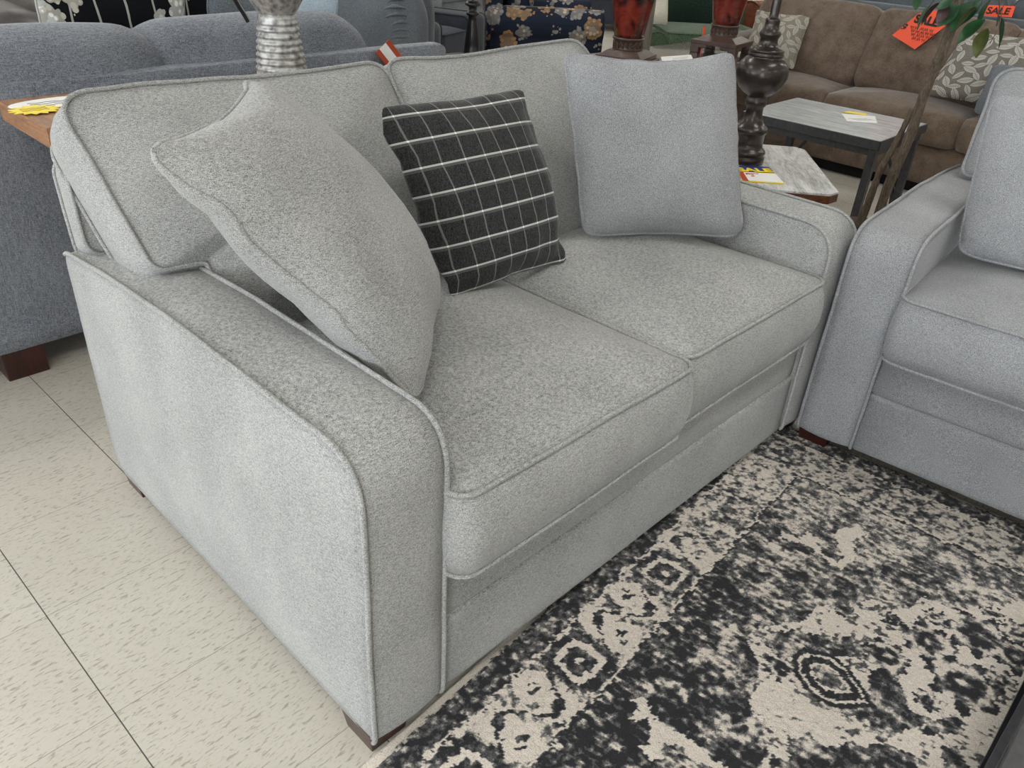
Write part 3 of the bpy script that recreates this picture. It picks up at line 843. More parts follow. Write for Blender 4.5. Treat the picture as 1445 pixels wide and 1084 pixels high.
# oval price paper and starburst card
ol = [(.215 + .125 * math.cos(a) + .0, 1.452 + .052 * math.sin(a)) for a in [2 * math.pi * k / 28 for k in range(28)]]
p = flat('price_paper', ol, .781, M['paper'], 'white oval price paper on the brown console table, partly under the yellow starburst', 'paper')
strokes('handwriting', [[(-.09 + .03 * k + .008 * math.sin(q), -.02 + .009 * j + .003 * math.sin(q * 3 + j)) for q in range(6)] if False else
        [(-.08 + .018 * q + .0 * j, -.022 + .016 * j + .004 * math.sin(q * 2.3 + j)) for q in range(9)] for j in range(3) for k in (0,)], .0016, M['ink'], p, .0006)
star = []
for k in range(28):
    a = 2 * math.pi * k / 28; r = 1 if k % 2 == 0 else .72
    star.append((.128 + .056 * r * math.cos(a), 1.392 + .048 * r * math.sin(a)))
p = flat('starburst_card', star, .7835, M['yellow'], 'yellow starburst price card on the brown console table', 'card')
strokes('handwriting', [[(-.03 + .008 * q, .012 - .012 * j + .003 * math.sin(q * 2.1 + j)) for q in range(8)] for j in range(3)], .0014, M['bark'], p, .0005)

# galvanised vase with foliage and ribbon
t = thing('galvanised_vase', 'ribbed galvanised metal vase on the console table behind the loveseat', 'vase', (.772, 1.395, .78))
prof = [(.062, 0), (.070, .004), (.068, .03)]
for k in range(8):
    z = .035 + k * .0165; r = .0675 - .0135 * (k / 7)
    prof += [(r - .003, z), (r + .0012, z + .0045), (r + .0012, z + .0085), (r - .003, z + .013)]
prof += [(.0515, .168), (.0505, .176), (.0475, .1765), (.0475, .178), (.058, .192), (.070, .212), (.084, .25), (.092, .31), (.090, .37), (.074, .40), (.070, .40)]
MB().lathe(prof, n=48).build('body', M['galv'], t, True)
def leaf_mesh(L, w, curl=.2):
    n = 7; V = []; F = []
    for i in range(n + 1):
        s = i / n; hw = w * math.sin(math.pi * min(1, s * .96 + .02)) ** .8 * (1 - .25 * s); z = -curl * L * s * s
        V += [(L * s, -hw, z + hw * .25), (L * s, 0, z), (L * s, hw, z + hw * .25)]
    for i in range(n):
        for j in (0, 1): a = i * 3 + j; F.append((a, a + 3, a + 4, a + 1))
    V += [(x, y, z - .0008) for x, y, z in V]; m = len(V) // 2
    F += [tuple(q + m for q in f[::-1]) for f in F]
    return mesh(V, F)
def put_leaf(name, me, mat, parent, p, d, roll=0):
    o = link(name, me, None, parent)
    if not me.materials: me.materials.append(mat)
    d = Vector(d).normalized(); q = d.to_track_quat('X', 'Z')
    o.rotation_mode = 'QUATERNION'; o.rotation_quaternion = q @ Matrix.Rotation(roll, 3, 'X').to_quaternion(); o.location = p
    return o
LA, LB, LC = leaf_mesh(.055, .014), leaf_mesh(.06, .016, .35), leaf_mesh(.05, .013, .1)
LA.materials.append(M['leaf']); LB.materials.append(M['leaf_olive']); LC.materials.append(M['leaf_red'])
bq = thing('greenery_bunch', 'green foliage bunch with a striped ribbon spilling from the galvanised vase', 'greenery', (.772, 1.395, 1.17))
st = MB(); random.seed(3); tips = []
for k in range(9):
    a = random.uniform(0, 6.28); e = Vector((math.cos(a) * .16, math.sin(a) * .16, random.uniform(.0, .15)))
    st.tube([(0, 0, -.12), e * .5 + Vector((0, 0, .06)), e], .0022, False, 5); tips += [e, e * .7 + Vector((0, 0, .03))]
for pnt in [Vector((-.05, .085, -.12)), Vector((-.055, .07, -.15))]: st.tube([(0, 0, -.02), pnt * .8 + Vector((0, 0, .1)), pnt], .002, False, 5); tips += [pnt]
st.build('stem', M['bark'], bq)
for i, q in enumerate(tips):
    for k in range(3): put_leaf('leaf', (LA, LB)[(i + k) % 2], None, bq, q, (random.uniform(-1, 1), random.uniform(-1, 1), random.uniform(-.9, .3)), random.uniform(-1, 1))
for s_, mt in ((0, 'ticking'), (.012, 'ribbon'), (-.012, 'ticking')):
    b = MB(); pts = []
    for k in range(14):
        q = k / 13; pts.append(Vector((-.075 + .02 * math.sin(q * 7) + s_ * .8, .055 + s_ + .012 * math.sin(q * 5), .0 - q * .235)))
    V = []; F = []
    for k, pp in enumerate(pts):
        for e in (-1, 1): V += [pp + Vector((e * .005, e * .0035, 0))]
    V += [v + Vector((.0008, -.0008, 0)) for v in V]; m = len(pts) * 2
    for k in range(13): F += [(2 * k, 2 * k + 1, 2 * k + 3, 2 * k + 2), (m + 2 * k, m + 2 * k + 2, m + 2 * k + 3, m + 2 * k + 1)]
    b.add(V, F).build('ribbon', M[mt], bq, True)

# ------------------------------------------------------------------ slate sofa seen from behind
t = thing('sofa', 'slate blue-grey sofa seen from behind, beyond the console table, on brown block feet', 'sofa', (0, 0, 0))
soft_box('back_panel', -.40, 1.60, 1.645, 1.72, .09, .792, .025, M['slate'], t, .006, .0, .001, powr=4)
soft_box('seat_frame', -.38, 1.60, 1.73, 2.46, .09, .30, .02, M['slate'], t, .006)
for x0, x1 in ((-.195, .575), (.540, 1.315)):
    cx = (x0 + x1) / 2; hw = (x1 - x0) / 2; dx_ = .02 if cx > .5 else 0
    ol = round_poly([(-hw, -.22), (hw, -.22), (hw, .183), (-hw, .183)], [.04, .04, .16 if cx > .5 else .11, .10], 9, .05)
    slab('back_cushion', ol, .20, M['slate'], t, lambda a, b, c, cx=cx, dx_=dx_: Vector((cx + a, 1.79 - c + dx_, .69 + b - .012 * (a / .37) ** 2)), (.045, .05), .035, 12, 2.2, 0, noise_amp=.004, nseed=cx)
    ol = rrect(x1 - x0 - .01, .56, .06, 6, 6)
    slab('seat_cushion', ol, .14, M['slate'], t, lambda a, b, c, cx=cx: Vector((cx + a, 2.20 + b, .378 + c)), (.02, .0), .01, 8, 2.5, .004)
for x0 in (1.475, -.40):
    o_ = round_poly([(1.70, .09), (2.50, .09), (2.50, .64), (1.70, .735)], [.02, .02, .10, .06], 8, .05)
    slab('arm', o_, .16, M['slate'], t, lambda a, b, c, x0=x0: Vector((x0 + .085 + c, a, b)), (.02, .02), .03, 8, 2.5, .004)
for x, y in ((.013, 1.70), (1.52, 1.70), (-.33, 2.4), (1.58, 2.4)):
    MB().box((x, y, .045), (.11, .10, .09)).build('leg', M['legwood'], t, False, .004)

# pillows on the slate sofa seat, their tops showing over its back
def up_pillow(cx, y, z0, w, h, T, mat, label, lean=.25, rz=0, pipe=.004, **k):
    c, s = math.cos(rz), math.sin(rz)
    def P(a, b): return (cx + a * c, y + a * s + (b * lean) * c, z0 + b * math.sqrt(1 - lean * lean))
    return pillow('throw_pillow', P(w / 2, h), P(-w / 2, h), P(-w / 2, 0), P(w / 2, 0), T, mat, label, pipe, **k)
up_pillow(.60, 2.08, .475, .46, .515, .13, M['blackfloral'], 'black pillow with large white flowers at the left on the slate sofa', -.10, .04, seed=2.2)
up_pillow(1.00, 2.17, .475, .44, .535, .13, M['blackfloral'], 'black pillow with pale seed-head flowers behind the galvanised vase on the slate sofa', -.10, -.08, seed=5.2)
up_pillow(.86, 2.39, .475, .40, .50, .12, M['pale_blue'], 'pale blue pillow standing behind the black floral pillows', -.05, .1, seed=6.2)
pillow('throw_pillow', (1.43, 2.06, .95), (1.45, 2.44, .96), (1.38, 2.42, .50), (1.36, 2.05, .50), .13, M['pale_blue'], 'pale blue-grey pillow beside the rolled arm, right of the galvanised vase', .0035, .05, seed=7.7)
up_pillow(1.0, 2.035, .475, .26, .475, .10, M['bluegrey'], 'small blue-grey pillow with its peak just left of the galvanised vase', -.12, .0, seed=9.2, ear=1)

# ------------------------------------------------------------------ rust and white tag standing on the slate sofa arm
def card_quad(name, c, mat, parent=None, th=.0015):
    c = [Vector(q) for q in c]; n = (c[1] - c[0]).cross(c[3] - c[0]).normalized() * th
    o = sum(c, Vector()) / 4
    v = [q - o for q in c] + [q - o + n for q in c]
    b = MB().add(v, [(3, 2, 1, 0), (4, 5, 6, 7), (0, 1, 5, 4), (1, 2, 6, 5), (2, 3, 7, 6), (3, 0, 4, 7)]).build(name, mat, parent)
    b.location = o; return b
q = [(1.263, 1.618, .793), (1.324, 1.622, .829), (1.405, 1.618, .739), (1.345, 1.614, .703)]
tg = card_quad('hang_tag', q, M['tagred'])
tag(tg, 'rust red and white paper tag standing up behind the gap between the loveseat back cushions', 'tag')
a, b_, c_, d_ = [Vector(x) for x in q]; L0 = tg.location
w1 = card_quad('white_panel', [a.lerp(b_, .25) + Vector((0, -.002, 0)), a.lerp(b_, .72) + Vector((0, -.002, 0)), d_.lerp(c_, .72) + Vector((0, -.002, 0)), d_.lerp(c_, .25) + Vector((0, -.002, 0))], M['paper'], tg)
w1.location = w1.location - L0

# ------------------------------------------------------------------ grey sofa with a gathered rolled arm
def rolled_sofa(name, label, loc, rz, W, D, mat, arm_h=.66, back_h=.9, r=.12, mat2=None, cat='sofa', legs=True, seats=1, pleats=True):
    """local: x width 0..W, y depth 0 (front)..D"""
    t = thing(name, label, cat, loc, rz)
    aw = .17
    for sx_ in (0, 1):
        xc = aw / 2 if sx_ == 0 else W - aw / 2
        # rolled arm: circular cap on a slab
        pr_ = []
        for k in range(15):
            a = math.pi * (-.25 + 1.5 * k / 14); pr_.append((math.cos(a) * r, arm_h - r + math.sin(a) * r))
        pr_ = pr_ + [(-.07, .08), (.07, .08)]
        pr_ = round_poly(pr_, [.01] * 15 + [.01, .01], 2, .04)
        slab('arm', pr_, D * .93, mat, t, lambda a, b, c, xc=xc: Vector((xc + a, D * .48 - c, b)), (.012, .01), .004, 7, 4, .005, noise_amp=.004, nseed=xc)
    soft_box('seat_frame', aw, W - aw, .03, D * .9, .10, .32, .02, mat, t, .008)
    n = seats; w = (W - 2 * aw) / n
    for k in range(n):
        x0 = aw + w * k + .003; x1 = x0 + w - .006
        ol = rrect(x1 - x0, D * .72, .05, 6, 6)
        slab('seat_cushion', ol, .13, mat, t, lambda a, b, c, x0=x0, x1=x1: Vector(((x0 + x1) / 2 + a, D * .36 + b, .39 + c)), (.03, .0), .015, 8, 2.5, .004)
        ol = rrect(x1 - x0, .48, .10, 7, 6)
        slab('back_cushion', ol, .16, mat2 or mat, t, lambda a, b, c, x0=x0, x1=x1: Vector(((x0 + x1) / 2 + a, D * .74 + .18 * b - c, .70 + b)), (.06, .02), .02, 8, 2.2, .004)
    soft_box('back_frame', .04, W - .04, D * .86, D, .10, back_h - .06, .05, mat, t, .01)
    if legs:
        for x in (.08, W - .08):
            for y in (.07, D - .08): MB().lathe([(.02, 0), (.03, .10)], (x, y, 0), 12).build('leg', M['legwood'], t)
    return t
def text(name, s, size, mat, parent, O, ex, ey, off=.0008, ext=.0003, align='LEFT', shear=0, bold=0):
    cu = bpy.data.curves.new(name, 'FONT'); cu.body = s; cu.size = size; cu.extrude = ext; cu.align_x = align; cu.shear = shear; cu.offset = bold
    cu.materials.append(mat)
    o = bpy.data.objects.new(name, cu); COL.objects.link(o); o.parent = parent
    ex = Vector(ex).normalized(); ey = Vector(ey); ey = (ey - ex * ey.dot(ex)).normalized(); ez = ex.cross(ey)
    p = Vector(O) - (parent.location if parent else Vector()) + ez * off
    dg = bpy.context.evaluated_depsgraph_get(); me_ = bpy.data.meshes.new_from_object(o.evaluated_get(dg))
    bpy.data.objects.remove(o); o = link(name, me_, None, parent, False)
    if not me_.materials: me_.materials.append(mat)
    o.matrix_local = Matrix(((ex.x, ey.x, ez.x, p.x), (ex.y, ey.y, ez.y, p.y), (ex.z, ey.z, ez.z, p.z), (0, 0, 0, 1)))
    return o

# ------------------------------------------------------------------ grey rolled-arm chair, charcoal sofa, floral chair
t = thing('armchair', 'blue-grey armchair with plump gathered arms, beyond the slate sofa', 'armchair', (2.28, 2.60, 0), R(46))
ol = round_poly([(0, .10), (.93, .10), (.93, .84), (0, .875)], [.04, .05, .16, .20], 9, .04)
for x, sg in ((.13, 1), (.66, -1)):
    slab('arm', ol, .15, M['bluegrey'], t, lambda a, b, c, x=x, sg=sg: Vector((x - c * sg, a, b)), (.065, .03), .03, 12, 1.9, 0, noise_amp=.006, nseed=x, centre=(.42, .52))
    if sg == 1:
        for k in range(7):
            z = .60 + .034 * k; L_ = .10 + .02 * math.sin(k * 1.7)
            pts = []
            for q in range(7):
                u = q / 6; d_ = .050 + .005 * k + L_ * u; zz = z + .018 * math.sin(u * 2.6) - .02 * u
                s_ = max(abs((d_ - .42) / .44), abs((zz - .52) / .36)); pts.append((x - .075 - .065 * max(0, 1 - s_ ** 1.9) + .004, d_, zz))
            MB().tube(pts, [.001, .005, .008, .009, .007, .004, .001], False, 7).build('gather', M['bluegrey'], t, True)
        MB().tube([(x - .078, .035, z_) for z_ in (.12, .3, .5, .66, .73)], .004, False, 6).build('piping', M['bluegrey'], t, True)
soft_box('seat_frame', .23, .56, .04, .90, .10, .34, .03, M['bluegrey'], t, .01)
soft_box('seat_cushion', .235, .555, -.01, .62, .34, .49, .05, M['bluegrey'], t, .03, .004, face='z')
soft_box('back_cushion', .22, .57, .62, .82, .48, .98, .09, M['bluegrey'], t, .06, .0, .004, powr=2.2)
soft_box('back_frame', .06, .73, .84, .95, .10, .93, .06, M['bluegrey'], t, .01)
for x in (.12, .67):
    for y in (.08, .86): MB().lathe([(.02, 0), (.03, .11)], (x, y, 0), 12).build('leg', M['legwood'], t)
t = thing('armchair', 'charcoal armchair with a square arm, behind the thin black turned lamp', 'armchair', (3.06, 3.55, 0), R(20))
o_ = round_poly([(0, .08), (.90, .08), (.90, .535), (.0, .535)], [.02, .02, .05, .05], 6, .06)
for x in (.15, .82): slab('arm', o_, .27, M['charcoal'], t, lambda a, b, c, x=x: Vector((x + c, a, b)), (.01, .01), .01, 6, 3, .005)
soft_box('seat_frame', .29, .68, .04, .9, .08, .30, .02, M['charcoal'], t, .01)
for k in (0,):
    soft_box('seat_cushion', .295, .675, .0, .62, .30, .45, .05, M['charcoal'], t, .03, .004, face='z')
for k, (xa, xb) in enumerate(((.02, .95),)):
    soft_box('back_cushion', xa, xb, .58, .78, .46 if k else .585, .92, .08, M['charcoal'], t, .06, .004, powr=2.2, namp=.004)
soft_box('back_frame', .02, .95, .80, .95, .08, .86, .04, M['charcoal'], t, .01)
for x in (.1, .87):
    for y in (.06, .88): MB().box((x, y, .04), (.07, .07, .08)).build('leg', M['legwood'], t, False, .003)

fc = rolled_sofa('armchair', 'navy armchair printed with tan and grey flowers, behind the loveseat', (4.69, 3.34, 0), R(48), .85, .90, M['floral'], .58, .86, .12, cat='armchair')

# black turned lamp on its little round stand
t = thing('side_table', 'small round black side table behind the loveseat, mostly hidden, carrying the thin black lamp', 'side table', (2.74, 2.72, 0))
MB().lathe([(.14, 0), (.14, .02), (.03, .05), (.022, .46), (.05, .475), (.17, .48), (.175, .49), (.17, .50)], n=32).build('stand', M['ebony'], t, True)
t = thing('table_lamp', 'thin glossy black turned table lamp in front of the charcoal sofa', 'lamp', (2.74, 2.72, .50))
b = MB().lathe([(.07, 0), (.07, .015), (.05, .02), (.043, .03), (.040, .07), (.036, .11), (.030, .15), (.0235, .19), (.0225, .208), (.033, .214), (.036, .222), (.033, .230), (.022, .237), (.022, .252), (.028, .257), (.042, .263), (.044, .270), (.036, .279), (.03, .285), (.03, .33), (.018, .36), (.016, .48)], n=32).build('base', M['ebony'], t, True)
MB().lathe([(.18, .48), (.185, .482), (.12, .74), (.116, .74), (.178, .485)], n=32).build('lamp_shade', M['cream'], t, True)
MB().lathe([(.006, .47), (.006, .60), (.02, .61), (.03, .64), (.02, .67)], n=12).build('socket', M['chrome'], t, True)

# ------------------------------------------------------------------ dark console with two red vases
t = thing('console_table', 'dark glossy table carrying the two red lacquer vases', 'table', (3.33, 1.79, 0))
table_top('tabletop', 0, 0, .60, 1.30, .56, .035, M['darktop'], t)
MB().box((0, 0, .525), (1.18, .46, .08)).build('apron', M['darktop'], t, False, .002)
for x in (-.58, .58):
    for y in (-.22, .22): MB().box((x, y, .28), (.05, .05, .56)).build('leg', M['darktop'], t, False, .002)
vA = [(.078, .10), (.082, .108), (.074, .112), (.0735, .122)]
def red_vase(loc, rz, label, feet, k=1.0):
    t = thing('urn_vase', label, 'vase', loc, rz)
    hw = .115 * k
    b = MB()
    if feet:
        b.box((0, 0, .055), (hw * 2, hw * 2, .022))
        for x in (-1, 1):
            for y in (-1, 1): b.box((x * hw * .82, y * hw * .82, .022), (hw * .36, hw * .36, .044))
        for s_ in (-1, 1):
            for q in (-1, 1):
                b.box((q * hw * .5, s_ * hw * .93, .036), (hw * .4, hw * .14, .018)); b.box((s_ * hw * .93, q * hw * .5, .036), (hw * .14, hw * .4, .018))
    else:
        b.box((0, 0, .012), (hw * 2.3, hw * 2.3, .024)); b.box((0, 0, .034), (hw * 2.05, hw * 2.05, .020))
    b.build('pedestal', M['terra'], t, False, .004)
    z0 = .066 if feet else .044
    v = MB(); v.add([(i * hw * .95, j * hw * .95, z0 - .002) for j in (-1, 1) for i in (-1, 1)] + [(i * .074, j * .074, z0 + .022) for j in (-1, 1) for i in (-1, 1)], [(0, 2, 3, 1), (4, 5, 7, 6), (0, 1, 5, 4), (2, 6, 7, 3), (0, 4, 6, 2), (1, 3, 7, 5)])
    v.build('plinth', M['terra'], t, False, .003)
    z1 = z0 + .018
    MB().lathe([(.070, z1), (.073, z1 + .004), (.070, z1 + .012), (.070, z1 + .044), (.074, z1 + .048), (.078, z1 + .053), (.076, z1 + .060)], n=40).build('collar', M['terra'], t, True)
    tri = MB()
    for i in range(18):
        a0 = 2 * math.pi * i / 18; da = math.pi / 18
        for (u0, u1, w0, w1) in ((0, .5, z1 + .014, z1 + .042), (.5, 1, z1 + .042, z1 + .014)):
            A0, A1 = a0 + da * 2 * u0, a0 + da * 2 * u1
            tri.tube([(math.cos(A0) * .0712, math.sin(A0) * .0712, w0), (math.cos(A1) * .0712, math.sin(A1) * .0712, w1)], .0022, False, 5)
    tri.build('carved_band', M['terra'], t, True)
    z2 = z1 + .058
    MB().lathe([(.070, z2), (.074, z2 + .02), (.082, z2 + .07), (.093, z2 + .13), (.104, z2 + .19), (.112, z2 + .26), (.110, z2 + .33), (.09, z2 + .39), (.06, z2 + .42), (.055, z2 + .45), (.07, z2 + .48), (.066, z2 + .48)], n=48).build('body', M['redlac'], t, True)
    return t
red_vase((2.90, 1.79, .60), R(18), 'mottled red vase on a square pedestal, left one of the pair, beside the post', False, 1.0)
red_vase((3.70, 1.745, .60), R(10), 'mottled red vase on an arched pedestal, just left of the dark bronze lamp', True, 1.12)
p = flat('price_paper', [(3.24, 1.82), (3.46, 1.78), (3.30, 1.655), (3.06, 1.68)], .6005, M['paper'], 'white price paper lying on the dark table between the two red vases', 'paper')
strokes('printing', [[(-.10 + .012 * q + .04 * j, -.03 + .022 * j + .004 * (q % 2)) for q in range(13)] for j in range(3)], .0016, M['chrome'], p, .0007)
t = MB().box((3.62, 2.24, .75), (.16, .05, 1.5)).build('display_post', M['taupewood'], None, False, .004)
tag(t, 'upright taupe painted wooden post behind the left red vase', 'post')
t = MB().box((4.165, 2.6, .5), (.11, .02, 1.0)).build('floor_gap_strip', M['paper'], None, False, .002)  # upright strip standing in for floor that shows through the gap
tag(t, 'narrow bluish white strip standing in for floor seen between the left red vase and the taupe post', 'board')

# ------------------------------------------------------------------ green armchair behind
gc = rolled_sofa('armchair', 'green chenille armchair with a dark green back, between the two red vases', (4.93, 3.12, 0), R(-42), 1.05, .95, M['green'], .46, .95, .09, M['darkgreen'], 'armchair')
pillow('throw_pillow', (5.06, 3.28, .80), (5.19, 3.16, .80), (5.13, 3.08, .50), (5.0, 3.19, .50), .09, M['cream'], 'cream pillow on the green armchair, right of the taupe post', .003, .05, seed=2.7)
cq = card_quad('sale_card', [(3.900, 2.005, .69), (3.912, 1.997, .69), (3.905, 1.985, .601), (3.893, 1.993, .601)], M['orange'])
tag(cq, 'thin orange card standing on the dark table just left of the right red vase', 'card')
t = thing('floor_lamp', 'thin black floor lamp pole rising just left of the dark bronze lamp', 'lamp', (4.62, 2.36, 0))
MB().lathe([(.13, 0), (.13, .015), (.02, .03), (.02, .04)], n=28).build('base', M['ebony'], t, True)
MB().lathe([(.011, .03), (.011, 1.5)], n=12).build('pole', M['ebony'], t, True)
MB().lathe([(.16, 1.42), (.10, 1.68), (.096, 1.68), (.156, 1.425)], n=28).build('lamp_shade', M['cream'], t, True)

# ------------------------------------------------------------------ angled end table with the bronze lamp
E1 = Vector((.784, .62, 0)); E2 = Vector((-.62, .784, 0)); A0 = Vector((2.02, .25, 0)); TZ = .52
t = thing('end_table', 'end table with a glossy plank top coloured pale as reflected ceiling light and a walnut edge, carrying the bronze lamp', 'table', A0, math.atan2(.62, .784))
W_, D_ = .58, .60
oc = [(.035, 0), (W_ - .03, 0), (W_, .03), (W_, D_ - .03), (W_ - .03, D_), (.03, D_), (0, D_ - .03), (0, .035)]
def prism(name, pl_, z0, z1, mat, parent, bev=0):
    n = len(pl_); v = [(x, y, z0) for x, y in pl_] + [(x, y, z1) for x, y in pl_]
    f = [tuple(range(n))[::-1], tuple(range(n, 2 * n))] + [(i, (i + 1) % n, n + (i + 1) % n, n + i) for i in range(n)]
    return MB().add(v, f).build(name, mat, parent, False, bev)
prism('table_edge', oc, TZ - .032, TZ - .006, M['walnut'], t, .002)
sc_ = [(W_ / 2 + (x - W_ / 2) * .995, D_ / 2 + (y - D_ / 2) * .995) for x, y in oc]
prism('tabletop', sc_, TZ - .006, TZ, M['glare_planks'], t)
MB().box((W_ / 2, D_ / 2, TZ - .065), (W_ - .14, D_ - .14, .065)).build('apron', M['walnut'], t, False, .002)
for x in (.09, W_ - .09):
    for y in (.09, D_ - .09): MB().box((x, y, (TZ - .04) / 2), (.045, .045, TZ - .04)).build('leg', M['walnut'], t, False, .003)
MB().box((W_ / 2, D_ / 2, .14), (W_ - .2, D_ - .2, .02)).build('shelf', M['walnut'], t, False, .002)
t = thing('table_lamp', 'dark bronze turned table lamp with a bulbous body on the end table', 'lamp', (2.105, .648, TZ))
prof = [(.060, 0), (.0655, .002), (.066, .020), (.060, .026), (.062, .030), (.066, .034), (.064, .042), (.058, .046), (.055, .050), (.051, .054), (.0505, .070), (.051, .096), (.055, .100), (.0575, .105), (.057, .116), (.054, .120), (.048, .125),
        (.040, .134), (.032, .148), (.0285, .160), (.0275, .175), (.028, .184), (.034, .190), (.0355, .200), (.0335, .212), (.029, .216), (.034, .220), (.048, .228), (.066, .243), (.078, .262), (.0835, .283), (.083, .302), (.076, .322), (.064, .335), (.057, .340), (.054, .342), (.056, .346), (.0565, .352), (.053, .355), (.056, .358), (.057, .363), (.052, .368), (.040, .371), (.032, .376),
        (.0285, .388), (.0285, .398), (.0335, .406), (.034, .414), (.028, .422), (.0235, .430), (.0225, .444), (.0235, .450), (.0225, .455), (.018, .457), (.0155, .459), (.0145, .47), (.0140, .72), (.012, .73)]
MB().lathe(prof, n=56).build('base', M['bronze'], t, True)
MB().lathe([(.21, .74), (.213, .742), (.15, 1.0), (.146, 1.0), (.206, .744)], n=40).build('lamp_shade', M['cream'], t, True)
MB().lathe([(.012, .72), (.012, .84), (.025, .86), (.034, .90), (.02, .93)], n=16).build('socket', M['chrome'], t, True)
# flyer
Fq = [Vector((2.016, .634, 0)), Vector((2.108, .552, 0)), Vector((1.971, .423, 0)), Vector((1.882, .521, 0))]
fx = (Fq[1] - Fq[0]).normalized(); fy = (Fq[0] - Fq[3]).normalized()
fo = flat('sale_flyer', [(q.x, q.y) for q in (Fq[3], Fq[2], Fq[1], Fq[0])], TZ + .001, M['yellowink'], 'small SALE flyer with yellow letters on blue, on the end table by the bronze lamp', 'flyer', .0015)
def quad_on(name, u0, u1, v0, v1, mat, lift):
    P = lambda u, v: (Fq[3] * (1 - u) + Fq[2] * u) * (1 - v) + (Fq[0] * (1 - u) + Fq[1] * u) * v
    pts = [P(u0, v0), P(u1, v0), P(u1, v1), P(u0, v1)]
    v = [q - Vector((fo.location.x, fo.location.y, 0)) for q in pts]
    v = [(q.x, q.y, .0015 + lift) for q in v] + [(q.x, q.y, .0015 + lift + .0003) for q in v]
    return MB().add(v, [(3, 2, 1, 0), (4, 5, 6, 7), (0, 1, 5, 4), (1, 2, 6, 5), (2, 3, 7, 6), (3, 0, 4, 7)]).build(name, mat, fo)
quad_on('blue_header', .0, 1, .60, 1, M['blueink'], .0001)
quad_on('red_strip', .0, .16, .0, .62, M['tagred'], .0005)
quad_on('white_panel', .14, 1, .03, .56, M['paper'], .0008)
text('lettering', 'SALE', .056, M['yellowink'], fo, Fq[0] * .60 + Fq[3] * .40 + fx * .004 + Vector((0, 0, TZ + .0046)), fx, fy, 0, .0003, bold=.0022)
PB = Fq[0] * .47 + Fq[3] * .53 + fx * .022 - Vector((fo.location.x, fo.location.y, 0)) + Vector((0, 0, .0034))
b = MB()
for j in range(2): b.tube([PB + fx * (.0045 * q) - fy * (.010 * j + .002 * (q % 2)) for q in range(11 - 4 * j)], .0011, False, 5)
b.build('printing', M['redink'], fo)
b = MB().tube([PB + fx * (.020 + .006 * math.cos(q * 1.3)) - fy * (.028 + .0035 * math.sin(q * 1.9)) for q in range(9)], .0012, False, 5)
b.build('printing', M['redink'], fo)

# ------------------------------------------------------------------ square table with grey wooden top and metal frame
t = thing('coffee_table', 'grey wood topped table on a dark metal frame, in front of the brown sofa', 'table', (3.025, .53, 0), R(.8))
W_, D_, TZ2 = .545, .645, .48
MB().box((W_ / 2, D_ / 2, TZ2 - .012), (W_ - .006, D_ - .006, .024)).build('tabletop', M['greywood'], t, False, .001)
f = MB()
for (c, d) in (((W_ / 2, -.0, TZ2 - .020), (W_ + .006, .006, .038)), ((W_ / 2, D_, TZ2 - .020), (W_ + .006, .006, .038)), ((0, D_ / 2, TZ2 - .020), (.006, D_ + .006, .038)), ((W_, D_ / 2, TZ2 - .020), (.006, D_ + .006, .038))): f.box(c, d)
f.build('rim', M['metal_frame'], t, False, .0008)
f = MB()
for (c, d) in (((W_ / 2, .025, TZ2 - .055), (W_ - .04, .03, .028)), ((W_ / 2, D_ - .025, TZ2 - .055), (W_ - .04, .03, .028)), ((.025, D_ / 2, TZ2 - .055), (.03, D_ - .04, .028)), ((W_ - .025, D_ / 2, TZ2 - .055), (.03, D_ - .04, .028))): f.box(c, d)
f.build('rail', M['metal_frame'], t, False, .001)
for x in (.025, W_ - .025):
    for y in (.025, D_ - .025): MB().box((x, y, (TZ2 - .042) / 2), (.032, .032, TZ2 - .042)).build('leg', M['metal_frame'], t, False, .002)
for x in (W_ - .025,):
    for s_ in (0, 1):
        pts = []
        for k in range(13):
            q = k / 12; yy = .05 + (D_ / 2 - .06) * math.sin(q * math.pi / 2) ** 1.0 if False else .04 + (D_ / 2 - .08) * (1 - math.cos(q * math.pi / 2))
            yy = yy if s_ == 0 else D_ - yy
            pts.append((x, yy, .04 + (TZ2 - .12) * math.sin(q * math.pi / 2)))
        MB().tube(pts, .009, False, 6).build('curved_brace', M['metal_frame'], t, True)
p = flat('price_paper', [(3.395, .872), (3.488, .75), (3.347, .68), (3.257, .783)], TZ2 + .001, M['paper'], 'folded white paper on the grey topped table', 'paper')
strokes('printing', [[(-.06 + .01 * q, .03 - .02 * j - .006 * q + .003 * (q % 2)) for q in range(10)] for j in range(3)], .0016, M['chrome'], p, .0006)
p = flat('yellow_slip', [(3.47, .87), (3.50, .80), (3.46, .775), (3.42, .88)], TZ2 + .0025, M['yellow'], 'small yellow slip tucked beside the white paper on the grey topped table', 'paper')

